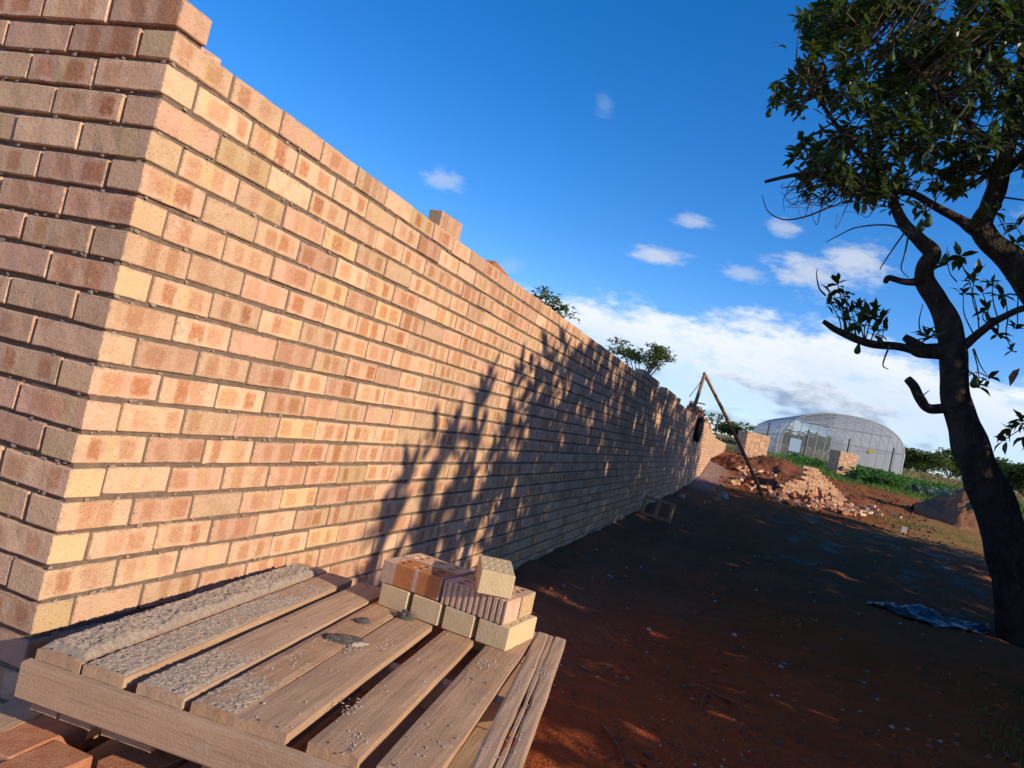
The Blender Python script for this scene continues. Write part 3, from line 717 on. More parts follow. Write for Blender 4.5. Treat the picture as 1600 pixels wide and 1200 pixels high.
# loose bricks: heap, scatter and odd ones
gl = 'bricks of the loose heap'
def drop(x, y, label, group, up=0., flat=.35, mat=None):
    z = G_(x, y)+.036+up
    o = loose('brick', x, y, z, random.uniform(0, 6.28), label, group, mat, rx=random.gauss(0, flat), ry=random.gauss(0, flat), mesh=random.choice((perf, perf2, None, None)))
for i in range(120):
    t = random.random(); x = 2.1+2.1*t+random.gauss(0, .2); y = 21.2+.55*t+random.gauss(0, .34)
    hh = max(0, .42*(1-abs(t-.5)*1.2)-abs(y-21.6-.4*t)*.8)*random.random()
    drop(x, y, 'brick in the loose heap spilled before the stepped stack', gl, hh, .5, random.choice((None, 'red_brick', 'pink_brick', 'red_brick')))
for px, py in [(1338, 796), (1345, 801), (1352, 795), (1358, 803), (1366, 797), (1330, 790), (1372, 805), (1325, 800), (1361, 793)]:
    d = ray(px, py); t = 5.
    while (CAM+d*t)[2] > h0(*(CAM+d*t)[:2]): t *= 1.004
    p = CAM+d*t; drop(p[0], p[1], 'pale brick scattered on the grass right of the heap', 'pale bricks right of the heap', .0, .2, random.choice((None, 'pink_brick')))
drop(5.6, 23.4, 'lone pale brick lying on the dry grass in the sun', None, 0, .1, 'pink_brick')
drop(5.05, 22.9, 'small lone brick half sunk in the sunlit grass', None, -.02, .2)
for i in range(34):
    x = random.uniform(.9, 2.1); y = random.uniform(21, 26); drop(x, y, 'brick among the rubble at the foot of the sunlit wall', 'rubble bricks by the sunlit wall', random.random()*.1, .4, random.choice((None, 'pink_brick', 'red_brick')))
for px, py in [(1093, 784), (1106, 786), (1118, 783)]:
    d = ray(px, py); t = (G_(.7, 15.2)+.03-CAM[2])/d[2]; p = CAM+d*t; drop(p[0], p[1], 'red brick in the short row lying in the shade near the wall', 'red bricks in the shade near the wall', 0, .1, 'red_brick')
def stone(x, y, r_, mat, label, cat='stone', seed=0):
    bm = bmesh.new(); bmesh.ops.create_icosphere(bm, subdivisions=3, radius=r_)
    for v in bm.verts: v.co *= 1+.3*fbm(v.co.x/r_+seed, v.co.y/r_, v.co.z/r_); v.co.z *= .75
    me = bpy.data.meshes.new('stone'); bm.to_mesh(me); bm.free(); o = link('stone', me, mat); o.location = (x, y, G_(x, y)+r_*.4); return tag(o, label, cat)
stone(.95, 17.3, .13, 'fleck', 'grey stone lying behind the red bricks in the shade', seed=2)
stone(.25, 14.6, .07, 'fleck', 'small grey stone at the shaded wall foot', seed=5)
# pallets of bricks near the greenhouse
def cube_stack(cx, cy, rz, label, W=4, D=8, Hn=14):
    root = empty('brick_stack', (cx, cy, G_(cx, cy)-.03), rz); tag(root, label, 'brick stack', 'brick stacks')
    ms = []
    for c in range(Hn):
        for i in range(W):
            for j in range(D):
                if 0 < i < W-1 and 0 < j < D-1 and c < Hn-1: continue
                ms.append(Matrix.Translation(((i-W/2+.5)*.232+random.gauss(0, .006), (j-D/2+.5)*.112+random.gauss(0, .006), c*.076+.037+.1)) @ Matrix.Rotation(random.gauss(0, .02), 4, 'Z'))
    joined_bricks('bricks', ms, TPLF, root)
    mb = MB()
    for j in (-.42, 0, .42): mb.box(-.46, .46, j-.05, j+.05, 0, .09)
    mb.build('pallet_base', 'wood', root)
p = at(1312, 740, 38.); cube_stack(p.x, 38., R(28), 'squat pale brick stack standing alone before the greenhouse')
p = at(1172, 710, 36.5); cube_stack(p.x, 36.5, R(30), 'pale brick stack at the far end of the wall', 5, 8)
p = at(1188, 710, 37.2)
# heaps
def heap(name, cx, cy, rx, ry, H, mat, label, seed, rot=0., n=46):
    vs, fs = [], []
    for j in range(n):
        for i in range(n):
            a = i/(n-1)*2-1; b = j/(n-1)*2-1; x, y = a*rx, b*ry
            X = cx+x*math.cos(rot)-y*math.sin(rot); Y = cy+x*math.sin(rot)+y*math.cos(rot); r_ = math.hypot(a, b)
            k = max(0, 1-r_*(1+.25*fbm(X*.8, Y*.8, seed)))
            z = H*(k**.9)*(1+.25*fbm(X*1.5, Y*1.5, seed+2))+.09*min(1, k*5)*fbm(X*4, Y*4, seed+5)+.05*min(1, k*5)*fbm(X*11, Y*11, seed+8)
            vs.append((X-cx, Y-cy, G_(X, Y)+z-.03-.08*(k <= 0)-G_(cx, cy)))
    for j in range(n-1):
        for i in range(n-1): fs.append((j*n+i, j*n+i+1, (j+1)*n+i+1, (j+1)*n+i))
    o = link(name, np_mesh(name, vs, fs, smooth=True), mat); o.location = (cx, cy, G_(cx, cy)); return tag(o, label, 'heap')
heap('soil_heap', 2.15, 28.2, 1.7, 1.5, .6, 'soil_heap', 'tall red soil heap between the wall end and the greenhouse', 1)
heap('soil_heap', .95, 26.6, 1.0, 1.3, .45, 'soil_heap', 'low red soil bank against the sunlit wall', 4)
heap('soil_heap', 1.9, 23.2, 1.0, .8, .4, 'soil_heap', 'red soil dug up beside the pole foot and the brick heap', 6)
heap('soil_heap', 3.6, 24.6, 1.9, 1.1, .35, 'soil_heap', 'red soil spread behind the stepped brick stack', 9)
heap('sand_heap', 8.0, 25.4, 1.7, 1.5, 1.35, 'sand_heap', 'pale brown sand heap behind the tree trunk', 11)
# dark plastic sheet on the ground
vs, fs = [], []; n1_, n2_ = 36, 16
A, B_ = Vector((2.98, 7.15, 0)), Vector((4.12, 7.95, 0)); U = (B_-A); Wd = Vector((-U.y, U.x, 0)).normalized()
for j in range(n2_):
    for i in range(n1_):
        a, b = i/(n1_-1), j/(n2_-1)-.5
        p = A+U*a+Wd*(b*(.75*math.sin(math.pi*min(1, a*.9+.12))**.6)+.12*fbm(a*3, b*2, 2.))
        z = .02+.07*max(0, fbm(a*5, b*4, 6.)+.25)+.02*abs(fbm(a*7+b*5, b*6, 3.))
        vs.append((p.x, p.y, G_(p.x, p.y)+z*(1-.5*abs(b)*2)))
for j in range(n2_-1):
    for i in range(n1_-1): fs.append((j*n1_+i, j*n1_+i+1, (j+1)*n1_+i+1, (j+1)*n1_+i))
o = link('plastic_sheet', np_mesh('plastic_sheet', vs, fs), 'dark_plastic'); tag(o, 'crumpled dark blue plastic sheet on the soil near the tree', 'plastic sheet')
mb = MB(); mb.box(5.2, 5.32, 20.0, 20.06, G_(5.25, 20.)+.0, G_(5.25, 20.)+.15, jit=.01); o = mb.build('paper_scrap', 'paper'); tag(o, 'small white scrap at the edge of the shade on dry grass', 'scrap')
# roots and twigs on the soil
def rootthing(pxs, r0, r1, label, seed):
    P = []
    for i, (px, py) in enumerate(pxs):
        d = ray(px, py); t = -CAM[2]/d[2]; p = CAM+d*t; p = CAM+d*((G_(p[0], p[1])+.012-CAM[2])/d[2]); P.append((p[0], p[1], G_(p[0], p[1])+.01+.015*(i % 2)))
    S = spline(P, 6); rad = [r0+(r1-r0)*i/(len(S)-1) for i in range(len(S))]
    mb = MB(); mb.tube(S, rad, 6, .25); return mb
mb = rootthing([(1065, 1072), (1090, 1074), (1125, 1086), (1145, 1100), (1162, 1114)], .009, .005, '', 1); mb2 = rootthing([(1108, 1082), (1098, 1092), (1096, 1103)], .006, .004, '', 2); mb.add(mb2.v, mb2.f, True)
o = mb.build('root', 'root'); tag(o, 'forked brown root lying on the dark soil right of the pallet', 'root')
mb = rootthing([(940, 1132), (955, 1150), (968, 1172), (972, 1200)], .008, .005, '', 3); o = mb.build('root', 'root'); tag(o, 'curved brown root near the bottom edge right of the pallet', 'root')
mb = rootthing([(933, 1080), (930, 1092), (935, 1103)], .005, .003, '', 3); o = mb.build('root', 'root'); tag(o, 'tiny bent twig on the soil just right of the pallet corner', 'twig')
# clods and pale flecks (nobody could count them)
for nm, mat, cnt, lab in [('soil_clods', 'clod', 2600, 'small clods of red soil strewn over the shaded ground'), ('pale_flecks', 'fleck', 900, 'pale flecks of mortar and chippings on the shaded ground')]:
    Vs, Fs = [], []
    for i in range(cnt):
        y = 1.+random.random()**1.6*18; x = random.uniform(.1 if y > 2 else 1.15, 1.6+.33*(y+1.5))
        if nm == 'pale_flecks' and fbm(x*1.2, y*.8, 4.) < -.05: continue
        crumb((x, y, G_(x, y)+.002), random.choice((.004, .006, .009, .014, .026 if y > 3 else .012))*(.8 if nm == 'pale_flecks' else 1.))
    o = link(nm, np_mesh(nm, Vs, Fs), mat); o['kind'] = 'stuff'; tag(o, lab, 'debris')
Vs, Fs = [], []
for i in range(900):
    x = random.uniform(.6, 6.5); y = random.uniform(19.5, 30); crumb((x, y, G_(x, y)+.005), random.choice((.02, .03, .05, .07)))
o = link('red_clods', np_mesh('red_clods', Vs, Fs), 'soil_heap'); o['kind'] = 'stuff'; tag(o, 'lumps of red earth over the sunlit dug ground', 'debris')

nb_ = MB(); nb_.tube([(0, 0, -.006), (0, 0, .0022)], .0026, 7); nail_me = nb_.mesh('nail_head'); nail_me.materials.append(MATS['dark_steel'])
for a_, b_ in BX[:7]:
    for y_ in (.012, .58, 1.15):
        for fx in (.28, .72):
            o = link('nail_head', nail_me, None, pal); o.location = (a_+(b_-a_)*fx+random.gauss(0, .006), y_+random.gauss(0, .003), PZ+LZ)
fr_ = []
for i in range(900):
    y = 1.2+random.random()**1.4*16; x = random.uniform(.3 if y > 2 else 1.3, 1.7+.33*(y+1.5)); d_ = Vector((random.gauss(0, 1), random.gauss(0, 1), random.gauss(0, .12))).normalized(); up = Vector((random.gauss(0, .3), random.gauss(0, .3), 1)); xx = d_.cross(up).normalized()
    fr_.append((Vector((x, y, hgt(x, y)+.008)), xx, d_, xx.cross(d_), random.uniform(.03, .075)))
LITTER = fr_
# ------------------------------------------------------------------ greenhouse
gh = empty('greenhouse', (0, 0, 0)); tag(gh, 'arched greenhouse tunnel of clear film and pale hoops in the field', 'greenhouse')
gl0 = at(1218, 700, 52.0); gax = Vector((-.14, .99, 0)).normalized(); gcx = Vector((gax.y, -gax.x, 0))
GW, GE, GP, GL = 7.5, 1.6, 3.45, 15.
O = Vector((gl0.x, 52., 1.75)); gh.location = O
zR = .35                                       # the ground climbs to the right
def gp(s_, t, z): return gcx*s_+gax*t+Vector((0, 0, z+zR*s_/GW))
def arc(s_):
    a = (s_/GW)*2-1; return GE+(GP-GE)*math.sqrt(max(0, 1-abs(a)**2.3))
NS = 24
def hoop(t, r_=.045):
    pts = [gp(0, t, -.3)]+[gp(GW*k/NS, t, arc(GW*k/NS)) for k in range(NS+1)]+[gp(GW, t, -.3)]
    mb = MB(); mb.tube(pts, r_, 6); return mb
for t in np.linspace(0, GL, 9): hoop(t, .06 if t == 0 else .035).build('hoop', 'galvanised', gh)
for s_ in (0, GW*.15, GW*.32, GW*.5, GW*.68, GW*.85, GW):
    mb = MB(); mb.tube([gp(s_, 0, arc(s_)-.03), gp(s_, GL, arc(s_)-.03)], .025, 5); mb.build('purlin', 'galvanised', gh)
for k in range(1, 14):                          # gable uprights and ties
    s_ = GW*k/14; mb = MB(); mb.tube([gp(s_, -.02, -.3), gp(s_, -.02, arc(s_))], .028, 5); mb.build('upright', 'galvanised', gh)
for z in (GE, GE+.95):
    a0 = 0 if z == GE else GW*.12; mb = MB(); mb.tube([gp(a0, -.03, z), gp(GW-a0, -.03, z)], .03, 5); mb.build('tie_rail', 'dark_steel', gh)
def sheet(fn, nu, nv, name, mat):
    vs = [fn(i/nu, j/nv) for j in range(nv+1) for i in range(nu+1)]; fs = [(j*(nu+1)+i, j*(nu+1)+i+1, (j+1)*(nu+1)+i+1, (j+1)*(nu+1)+i) for j in range(nv) for i in range(nu)]
    return link(name, np_mesh(name, [tuple(v) for v in vs], fs, smooth=True), mat, gh)
def rooff(u, v):
    s_ = GW*(.5-.5*math.cos(math.pi*u)); sag = .05*abs(math.sin(v*8*math.pi)); return gp(s_, GL*v, arc(s_)+.06-sag)
sheet(rooff, 28, 32, 'roof_film', 'poly_film')
sheet(lambda u, v: gp(-.03, GL*u, -.3+(GE+.3)*v), 16, 2, 'side_film', 'poly_film')
sheet(lambda u, v: gp(GW+.03, GL*u, -.3+(GE+.3)*v), 16, 2, 'side_film', 'poly_film')
sheet(lambda u, v: gp(GW*.40+GW*.6*u, -.06, -.3+(arc(GW*.40+GW*.599*u)+.3)*v), 20, 6, 'gable_film', 'poly_film')
sheet(lambda u, v: gp(GW*.40*u, -.06, -.3+(arc(GW*.40*u)+.3)*v), 14, 6, 'gable_net', 'shade_net')
sheet(lambda u, v: gp(GW*u, GL, -.3+(arc(GW*u)+.3)*v), 20, 6, 'gable_net', 'shade_net')
mb = MB(); p0 = gp(GW*.71, -.11, 1.35); mb.box(p0.x, p0.x+.34, p0.y-.01, p0.y, p0.z, p0.z+.2); mb.build('yellow_plate', 'sign_yellow', gh)
# fence posts and sign before it
for px, py0, py1, Y, lab in [(1203, 660, 716, 47., 'thin dark post at the left corner of the greenhouse'), (1264, 672, 722, 46., 'thin dark post just right of the white sign'), (1328, 686, 728, 46., 'dark post behind the squat brick stack'), (1397, 700, 748, 47., 'dark post at the right corner of the greenhouse'), (1124, 649, 692, 40., 'thin dark post rising behind the far wall top')]:
    a = at(px, py0, Y); zg = min(G_(a.x, Y)-.2, a.z-1); mb = MB(); mb.tube([(a.x, Y, zg), (a.x, Y, a.z)], .045, 7); mb.tube([(a.x, Y, a.z), (a.x, Y, a.z+.02)], .06, 7)
    o = mb.build('fence_post', 'dark_steel', None, (a.x, Y, zg)); tag(o, lab, 'post', 'fence posts')
a = at(1244, 686, 44.); sg = empty('sign_board', (a.x, 44., G_(a.x, 44.))); tag(sg, 'pale blank sign board on two green posts before the greenhouse', 'sign')
for dx in (-.27, .27):
    mb = MB(); mb.tube([(dx, 0, -.2), (dx, 0, a.z-sg.location.z+.12)], .04, 7); mb.build('post', 'green_paint', sg)
zc_ = a.z-sg.location.z; mb = MB(); mb.box(-.30, .30, -.065, -.045, zc_-.72, zc_+.02); pn_ = mb.build('panel', 'sign_face', sg, bevel=.004)
mb = MB(); mb.box(-.33, .33, -.04, -.03, zc_-.75, zc_+.05); mb.build('panel_frame', 'green_paint', pn_)

# ------------------------------------------------------------------ leaves
LV = np.array([(0, 0, 0), (-.15, .28, .045), (0, .28, 0), (.15, .28, .045), (-.17, .6, .03), (0, .6, -.02), (.17, .6, .03), (0, 1, -.12)])
LF = [(0, 2, 1), (0, 3, 2), (1, 2, 5, 4), (2, 3, 6, 5), (4, 5, 7), (5, 6, 7)]
def leaf_frames(p, axis, n, size, spread=1.1, droop=.35):
    out = []; axis = Vector(axis).normalized(); o1 = axis.orthogonal().normalized(); o2 = axis.cross(o1); ph = random.random()*6.28
    for k in range(n):
        a = ph+k*2.4+random.gauss(0, .25); tl = min(1.5, spread*random.uniform(.45, 1.25)); d = axis*math.cos(tl)+(o1*math.cos(a)+o2*math.sin(a))*math.sin(tl)
        d = (d+Vector((0, 0, -droop*random.random()))).normalized(); up = (axis*.6+Vector((0, 0, 1))+Vector((random.gauss(0, .35), random.gauss(0, .35), 0)))
        x = d.cross(up).normalized(); z = x.cross(d); s_ = size*random.uniform(.65, 1.2)
        q = Vector(p)-axis*(.06*k/n)
        out.append((q, x, d, z, s_))
    return out
def leaf_mesh(name, frames, LVx=LV):
    n = len(frames); nv = len(LVx)
    P = np.array([f[0][:] for f in frames]); X = np.array([f[1][:] for f in frames]); D = np.array([f[2][:] for f in frames]); Z = np.array([f[3][:] for f in frames]); S = np.array([f[4] for f in frames])
    Vt = P[:, None]+S[:, None, None]*(LVx[None, :, 0:1]*X[:, None]+LVx[None, :, 1:2]*D[:, None]+LVx[None, :, 2:3]*Z[:, None])
    F = [[q+i*nv for q in f] for i in range(n) for f in LF]; rn = np.repeat(rng.random(n), len(LF))
    return np_mesh(name, Vt.reshape(-1, 3), F, rnd=rn, smooth=True)
LV1 = LV*np.array([1.05, 1, 1]); 

o = link('leaf_litter', leaf_mesh('leaf_litter', LITTER), 'dead_leaves'); o['kind'] = 'stuff'; tag(o, 'dry fallen leaves strewn over the shaded soil', 'leaves')
# ------------------------------------------------------------------ avocado tree in view
TB = Vector((4.42, 7.6, G_(4.42, 7.6)-.05))
tree = empty('avocado_tree', TB); tag(tree, 'dark leaning avocado tree with fruit at the right edge', 'tree', 'avocado trees')
def limb(pts, n=6):
    """pts: (px, py, width in px, depth)"""
    P = [(*at(px, py, Y), w_/2/FPX*(Y-CAM[1])*.84) for px, py, w_, Y in pts]; S = spline(P, n)
    return [Vector(s_[:3]) for s_ in S], [max(.004, s_[3]) for s_ in S]
NODES = []
def add_limb(mb, pts, n=6, sides=12, rough=.22, leafy=False):
    S, rd = limb(pts, n)
    S = [p+Vector((mnoise.noise(p*3.1), mnoise.noise(p*2.7+Vector((5, 0, 0))), mnoise.noise(p*2.9+Vector((0, 7, 0)))))*min(r_, .05)*.6 for p, r_ in zip(S, rd)]
    mb.tube(S, rd, sides, rough)
    NODES.extend([(p, r_) for p, r_ in zip(S, rd)])
mb = MB()
S, rd = limb([(1493, 622, 44, 7.6), (1514, 690, 54, 7.6), (1546, 770, 60, 7.6), (1577, 860, 68, 7.6), (1598, 950, 78, 7.6), (1612, 1010, 92, 7.6), (1624, 1045, 120, 7.6)][::-1]+[(1490, 572, 42, 7.6), (1487, 535, 42, 7.6), (1480, 500, 38, 7.6), (1464, 470, 35, 7.6), (1446, 442, 33, 7.58), (1446, 418, 28, 7.5), (1457, 396, 27, 7.45), (1438, 376, 23, 7.4), (1414, 352, 20, 7.35), (1398, 320, 16, 7.3), (1388, 288, 14, 7.2), (1350, 250, 11, 7.0), (1310, 200, 8, 6.9), (1270, 140, 5, 6.8)])
mb.tube(S, rd, 20, .16); NODES += list(zip(S, rd))
TRK = mb.build('trunk', 'bark', tree, TB)
limbs = [
 [(1446, 438, 16, 7.55), (1415, 440, 12, 7.5), (1390, 434, 11, 7.45), (1384, 440, 9.5, 7.42)],
 [(1484, 548, 30, 7.6), (1440, 548, 24, 7.55), (1420, 545, 15, 7.5), (1380, 540, 14, 7.4), (1340, 530, 13, 7.3), (1310, 516, 11, 7.25), (1294, 506, 9, 7.2), (1287, 502, 7, 7.2)],
 [(1440, 545, 22, 7.55), (1425, 537, 18, 7.5), (1411, 528, 12, 7.48)],
 [(1482, 641, 17, 7.6), (1452, 640, 16, 7.55), (1438, 625, 17, 7.5), (1427, 604, 15, 7.45), (1417, 592, 12.5, 7.42)],
 [(1492, 548, 18, 7.6), (1530, 520, 13, 7.55), (1565, 498, 11, 7.5), (1610, 480, 10, 7.5), (1680, 470, 7, 7.5)],
 # second stem coming up outside the frame
 [(1640, 1040, 110, 7.7), (1700, 900, 80, 7.8), (1715, 740, 64, 7.9), (1690, 600, 54, 7.9), (1640, 490, 46, 7.85), (1585, 415, 42, 7.8), (1545, 375, 38, 7.75), (1532, 350, 34, 7.7), (1545, 325, 32, 7.7), (1560, 285, 30, 7.7), (1572, 235, 27, 7.7), (1586, 170, 25, 7.7), (1600, 80, 22, 7.7), (1590, -20, 18, 7.7), (1570, -140, 10, 7.7)],
 [(1538, 362, 28, 7.72), (1512, 352, 22, 7.65), (1490, 340, 16, 7.55), (1460, 322, 13, 7.45), (1420, 300, 12, 7.3), (1370, 296, 10, 7.1), (1320, 275, 8, 6.9), (1280, 255, 6, 6.8)],
 [(1320, 272, 8, 6.9), (1260, 272, 8, 6.9), (1225, 277, 7, 6.9), (1195, 284, 6, 6.9)],
 [(1572, 240, 18, 7.7), (1520, 200, 13, 7.3), (1470, 150, 10, 7.), (1420, 100, 7, 6.8), (1360, 60, 5, 6.7)],
 [(1590, 150, 15, 7.7), (1540, 90, 11, 8.0), (1480, 40, 8, 8.2), (1400, 10, 6, 8.4)],
 [(1560, 285, 18, 7.7), (1610, 230, 14, 7.4), (1690, 180, 10, 7.), (1780, 120, 7, 6.8)],
 [(1600, 60, 12, 7.7), (1660, 0, 10, 8.2), (1740, -80, 6, 8.6)],
 [(1580, 415, 20, 7.8), (1640, 380, 14, 8.2), (1720, 350, 9, 8.5)],
 [(1690, 600, 22, 7.9), (1750, 520, 14, 7.7), (1820, 430, 9, 7.4)],
]
for L_ in limbs:
    mb = MB(); add_limb(mb, L_, 6, 12 if L_[0][2] > 20 else 8); o = mb.build('branch', 'bark', tree, TB); o.parent = TRK; o.location = (0, 0, 0)
# rosettes of leaves
POLY = [(1300, -40), (1260, 40), (1232, 70), (1218, 130), (1206, 180), (1218, 225), (1245, 262), (1262, 300), (1300, 318), (1345, 322), (1400, 318), (1440, 300), (1500, 300), (1540, 250), (1600, 260), (1640, 330), (1700, 380), (1800, 330), (1850, 150), (1800, -80), (1650, -200), (1480, -180), (1360, -130)]
def inpoly(x, y, P):
    c = False; j = len(P)-1
    for i in range(len(P)):
        if (P[i][1] > y) != (P[j][1] > y) and x < (P[j][0]-P[i][0])*(y-P[i][1])/(P[j][1]-P[i][1])+P[i][0]: c = not c
        j = i
    return c
ros = []
while len(ros) < 780:
    px, py = random.uniform(1195, 1760), random.uniform(-150, 400); Y = random.uniform(6.4, 8.9)
    e = 22*fbm(px*.02, py*.02, 1.)
    if not inpoly(px+e, py+e, POLY) or fbm(px*.013, py*.013, Y*.5) < -.10: continue
    ros.append((at(px, py, Y), None))
def near_node(p):
    b = min(NODES, key=lambda q: (q[0]-p).length_squared+(.03 if q[1] > .09 else 0)); return b
tw = MB(); frames = []
for p, _ in ros:
    b, br = near_node(p); d = p-b
    if d.length > 1.3: b = p-d.normalized()*1.3+Vector((0, 0, -.1))
    mid = (b+p)/2+Vector((random.gauss(0, .08), random.gauss(0, .08), random.gauss(0, .07)-.03)); S = spline([b, mid, p], 4)
    tw.tube(S, [.012-.008*i/(len(S)-1) for i in range(len(S))], 5, 0, False)
    ax = (p-mid).normalized()*.7+Vector((random.gauss(0, .3), random.gauss(0, .3), .35)); frames += leaf_frames(p, ax, random.randint(8, 15), .14, 1.15, .5)
    if d.length > .3:
        for k in range(2):
            q = Vector(S[random.randint(3, 6)][:]); frames += leaf_frames(q+Vector((random.gauss(0, .06), random.gauss(0, .06), random.gauss(0, .06))), ax, random.randint(3, 6), .14, 1.3, .6)
# bare curling twigs on the left
for i in range(34):
    px = random.uniform(1215, 1340); py = random.uniform(285, 340); p = at(px, py, random.uniform(6.7, 7.3)); b, _ = near_node(at(px+random.uniform(40, 90), py-random.uniform(5, 40), 7.0))
    S = spline([b, (b*2+p)/3+Vector((random.gauss(0, .06), 0, random.gauss(0, .06)-.05)), (b+p*2)/3+Vector((random.gauss(0, .07), 0, random.gauss(0, .07)-.06)), p+Vector((0, 0, random.uniform(-.02, .12)))], 5)
    tw.tube(S, [.008-.006*k/(len(S)-1) for k in range(len(S))], 5, 0, False)
for P_ in [[(1300, 322), (1260, 338), (1225, 343), (1200, 330), (1191, 305)], [(1428, 366), (1390, 352), (1340, 355), (1310, 368), (1290, 379)], [(1416, 360), (1398, 385), (1378, 415), (1375, 422)], [(1420, 364), (1414, 395), (1408, 420), (1420, 434)], [(1290, 462), (1280, 450), (1276, 430), (1277, 420)], [(1390, 540), (1382, 560), (1380, 572), (1388, 577)], [(1478, 520), (1445, 525), (1436, 505), (1442, 475)], [(1432, 612), (1440, 618), (1452, 610)]]:
    S = spline([at(x, y, 7.15) for x, y in P_], 6); tw.tube(S, [.011-.007*k/(len(S)-1) for k in range(len(S))], 6, 0, False)
tw.build('twigs', 'twig', tree, TB)['kind'] = 'stuff'
me = leaf_mesh('crown', [(f[0]-TB, *f[1:]) for f in frames], LV1); cr = link('crown', me, 'avocado_leaf', tree); cr['kind'] = 'stuff'
# leaves that stand clear of the crown, each its own piece
LM = []
for k in range(4):
    lv = LV*np.array([1+.12*k/3, 1, 1+.5*(k % 2)]); me = np_mesh('leaf', lv, LF, smooth=True, rnd=[random.random()]*6); me.materials.append(MATS['avocado_leaf']); LM.append(me)
single = []; tw2 = MB()
def spray(px, py, Y, n, sz, stem=None, ax=(0, 0, .6)):
    p = at(px, py, Y); single.extend(leaf_frames(p, Vector(ax)+Vector((random.gauss(0, .4), random.gauss(0, .4), 0)), n, sz, 1.2, .45))
    if stem:
        b = at(*stem); S = spline([b, (b+p)/2+Vector((random.gauss(0, .03), 0, -.02)), p], 5); tw2.tube(S, [.008-.004*k/(len(S)-1) for k in range(len(S))], 5, 0, False)
for px, py, sx_, sy_ in [(1308, 440, 1325, 522), (1300, 456, 1320, 520), (1318, 458, 1328, 524), (1297, 472, 1315, 518), (1330, 482, 1335, 526), (1322, 496, 1335, 528), (1345, 478, 1350, 530), (1358, 492, 1352, 532), (1366, 482, 1352, 532), (1376, 496, 1360, 534), (1380, 512, 1365, 536), (1315, 478, 1322, 520), (1370, 520, 1362, 536), (1342, 505, 1344, 530)]:
    spray(px, py, 7.2+random.uniform(-.12, .12), random.randint(6, 9), .155, (sx_, sy_, 7.28))
for px, py, sx_, sy_ in [(1515, 440, 1530, 515), (1535, 455, 1545, 508), (1505, 455, 1520, 520), (1550, 440, 1560, 500), (1525, 425, 1530, 500), (1570, 460, 1572, 498), (1540, 480, 1545, 508), (1585, 440, 1590, 480), (1560, 520, 1558, 500), (1580, 545, 1575, 497), (1530, 600, 1520, 545), (1545, 590, 1522, 545), (1515, 580, 1512, 550), (1550, 500, 1556, 503), (1590, 510, 1590, 482), (1460, 520, 1478, 528), (1446, 522, 1470, 528)]:
    spray(px, py, 7.4+random.uniform(-.25, .25), random.randint(5, 8), .15, (sx_, sy_, 7.5))
for px, py in [(1575, 670), (1590, 660), (1598, 685), (1565, 690), (1610, 690), (1605, 660)]:
    spray(px, py, 7.0, 6, .14, (1650, 640, 7.3), (-.3, 0, -.1))
for px, py in [(1530, 340), (1555, 330), (1585, 350), (1590, 380), (1500, 400), (1480, 410)]:
    spray(px, py, 7.1, 8, .17, (px+15, py+30, 7.5), (0, 0, .2))
random.shuffle(single)
for i, (p, x, d_, z, s_) in enumerate(single[:300]):
    o = link('leaf', LM[i % 4], None, tree); Mx = Matrix.Identity(4)
    for r_ in range(3): Mx[r_][0], Mx[r_][1], Mx[r_][2], Mx[r_][3] = x[r_]*s_, d_[r_]*s_, z[r_]*s_, (p-TB)[r_]
    o.matrix_local = Mx
print('single leaves', len(single))
tw2.build('leaf_stems', 'twig', tree, TB)['kind'] = 'stuff'
# fruit
mb = MB(); prof = [(0, .0), (.012, -.004), (.020, -.02), (.030, -.05), (.040, -.08), (.041, -.10), (.033, -.122), (.018, -.134), (0, -.138)]; n = 14
vs = [(r_*math.cos(2*math.pi*k/n), r_*math.sin(2*math.pi*k/n), z) for r_, z in prof for k in range(n)]; fs = [(j*n+k, (j+1)*n+k, (j+1)*n+(k+1) % n, j*n+(k+1) % n) for j in range(len(prof)-1) for k in range(n)]
mb.add(vs, fs, True); av = mb.mesh('avocado'); av.materials.append(MATS['avocado_skin'])
mb = MB(); mb.tube([(0, 0, -.002), (.004, 0, .04), (-.004, 0, .09)], .0025, 5); stm = mb.mesh('stem'); stm.materials.append(MATS['twig'])
for px, py, Y, sc, lab in [(1203, 174, 6.8, .95, 'avocado hanging clear at the far left tip of the crown'), (1342, 543, 7.2, 1., 'dark avocado hanging below the low left branch'), (1370, 507, 7.2, 1., 'dark avocado among the leaves of the low left branch'), (1513, 104, 6.4, 1.15, 'reddish lit avocado high in the middle of the crown'), (1548, 205, 6.5, 1.25, 'green avocado hanging beside the upright limb'), (1453, 340, 6.7, 1.2, 'bright green avocado below the crown centre'), (1441, 348, 6.8, 1.2, 'pale green avocado left of the bright green one below the crown'), (1350, 215, 6.5, 1.3, 'dark avocado in the lower middle of the crown'), (1317, 240, 6.5, 1.1, 'dark avocado above the bare broken branch'), (1478, 402, 7.1, 1.1, 'dark avocado hanging left of the second stem fork'), (1525, 592, 7.3, 1.2, 'dark avocado beside the trunk below the fork'), (1545, 88, 6.4, 1.1, 'shaded avocado near the top right of the crown'), (1395, 85, 6.4, 1.1, 'shaded avocado near the top of the crown')]:
    o = link('avocado', av); o.location = at(px, py-6, Y); sc *= .82; o.scale = (sc, sc, sc); tag(o, lab, 'avocado', 'avocados on the tree'); link('stem', stm, None, o)
o = link('dead_leaf', LM[1].copy()); o.data.materials.clear(); o.data.materials.append(MATS['red_brick']); o.location = at(1594, 575, 6.6); o.scale = (.22, .2, .2); o.rotation_euler = (R(-80), R(20), R(30)); tag(o, 'reddish dead leaf hanging at the right edge of the tree', 'leaf')

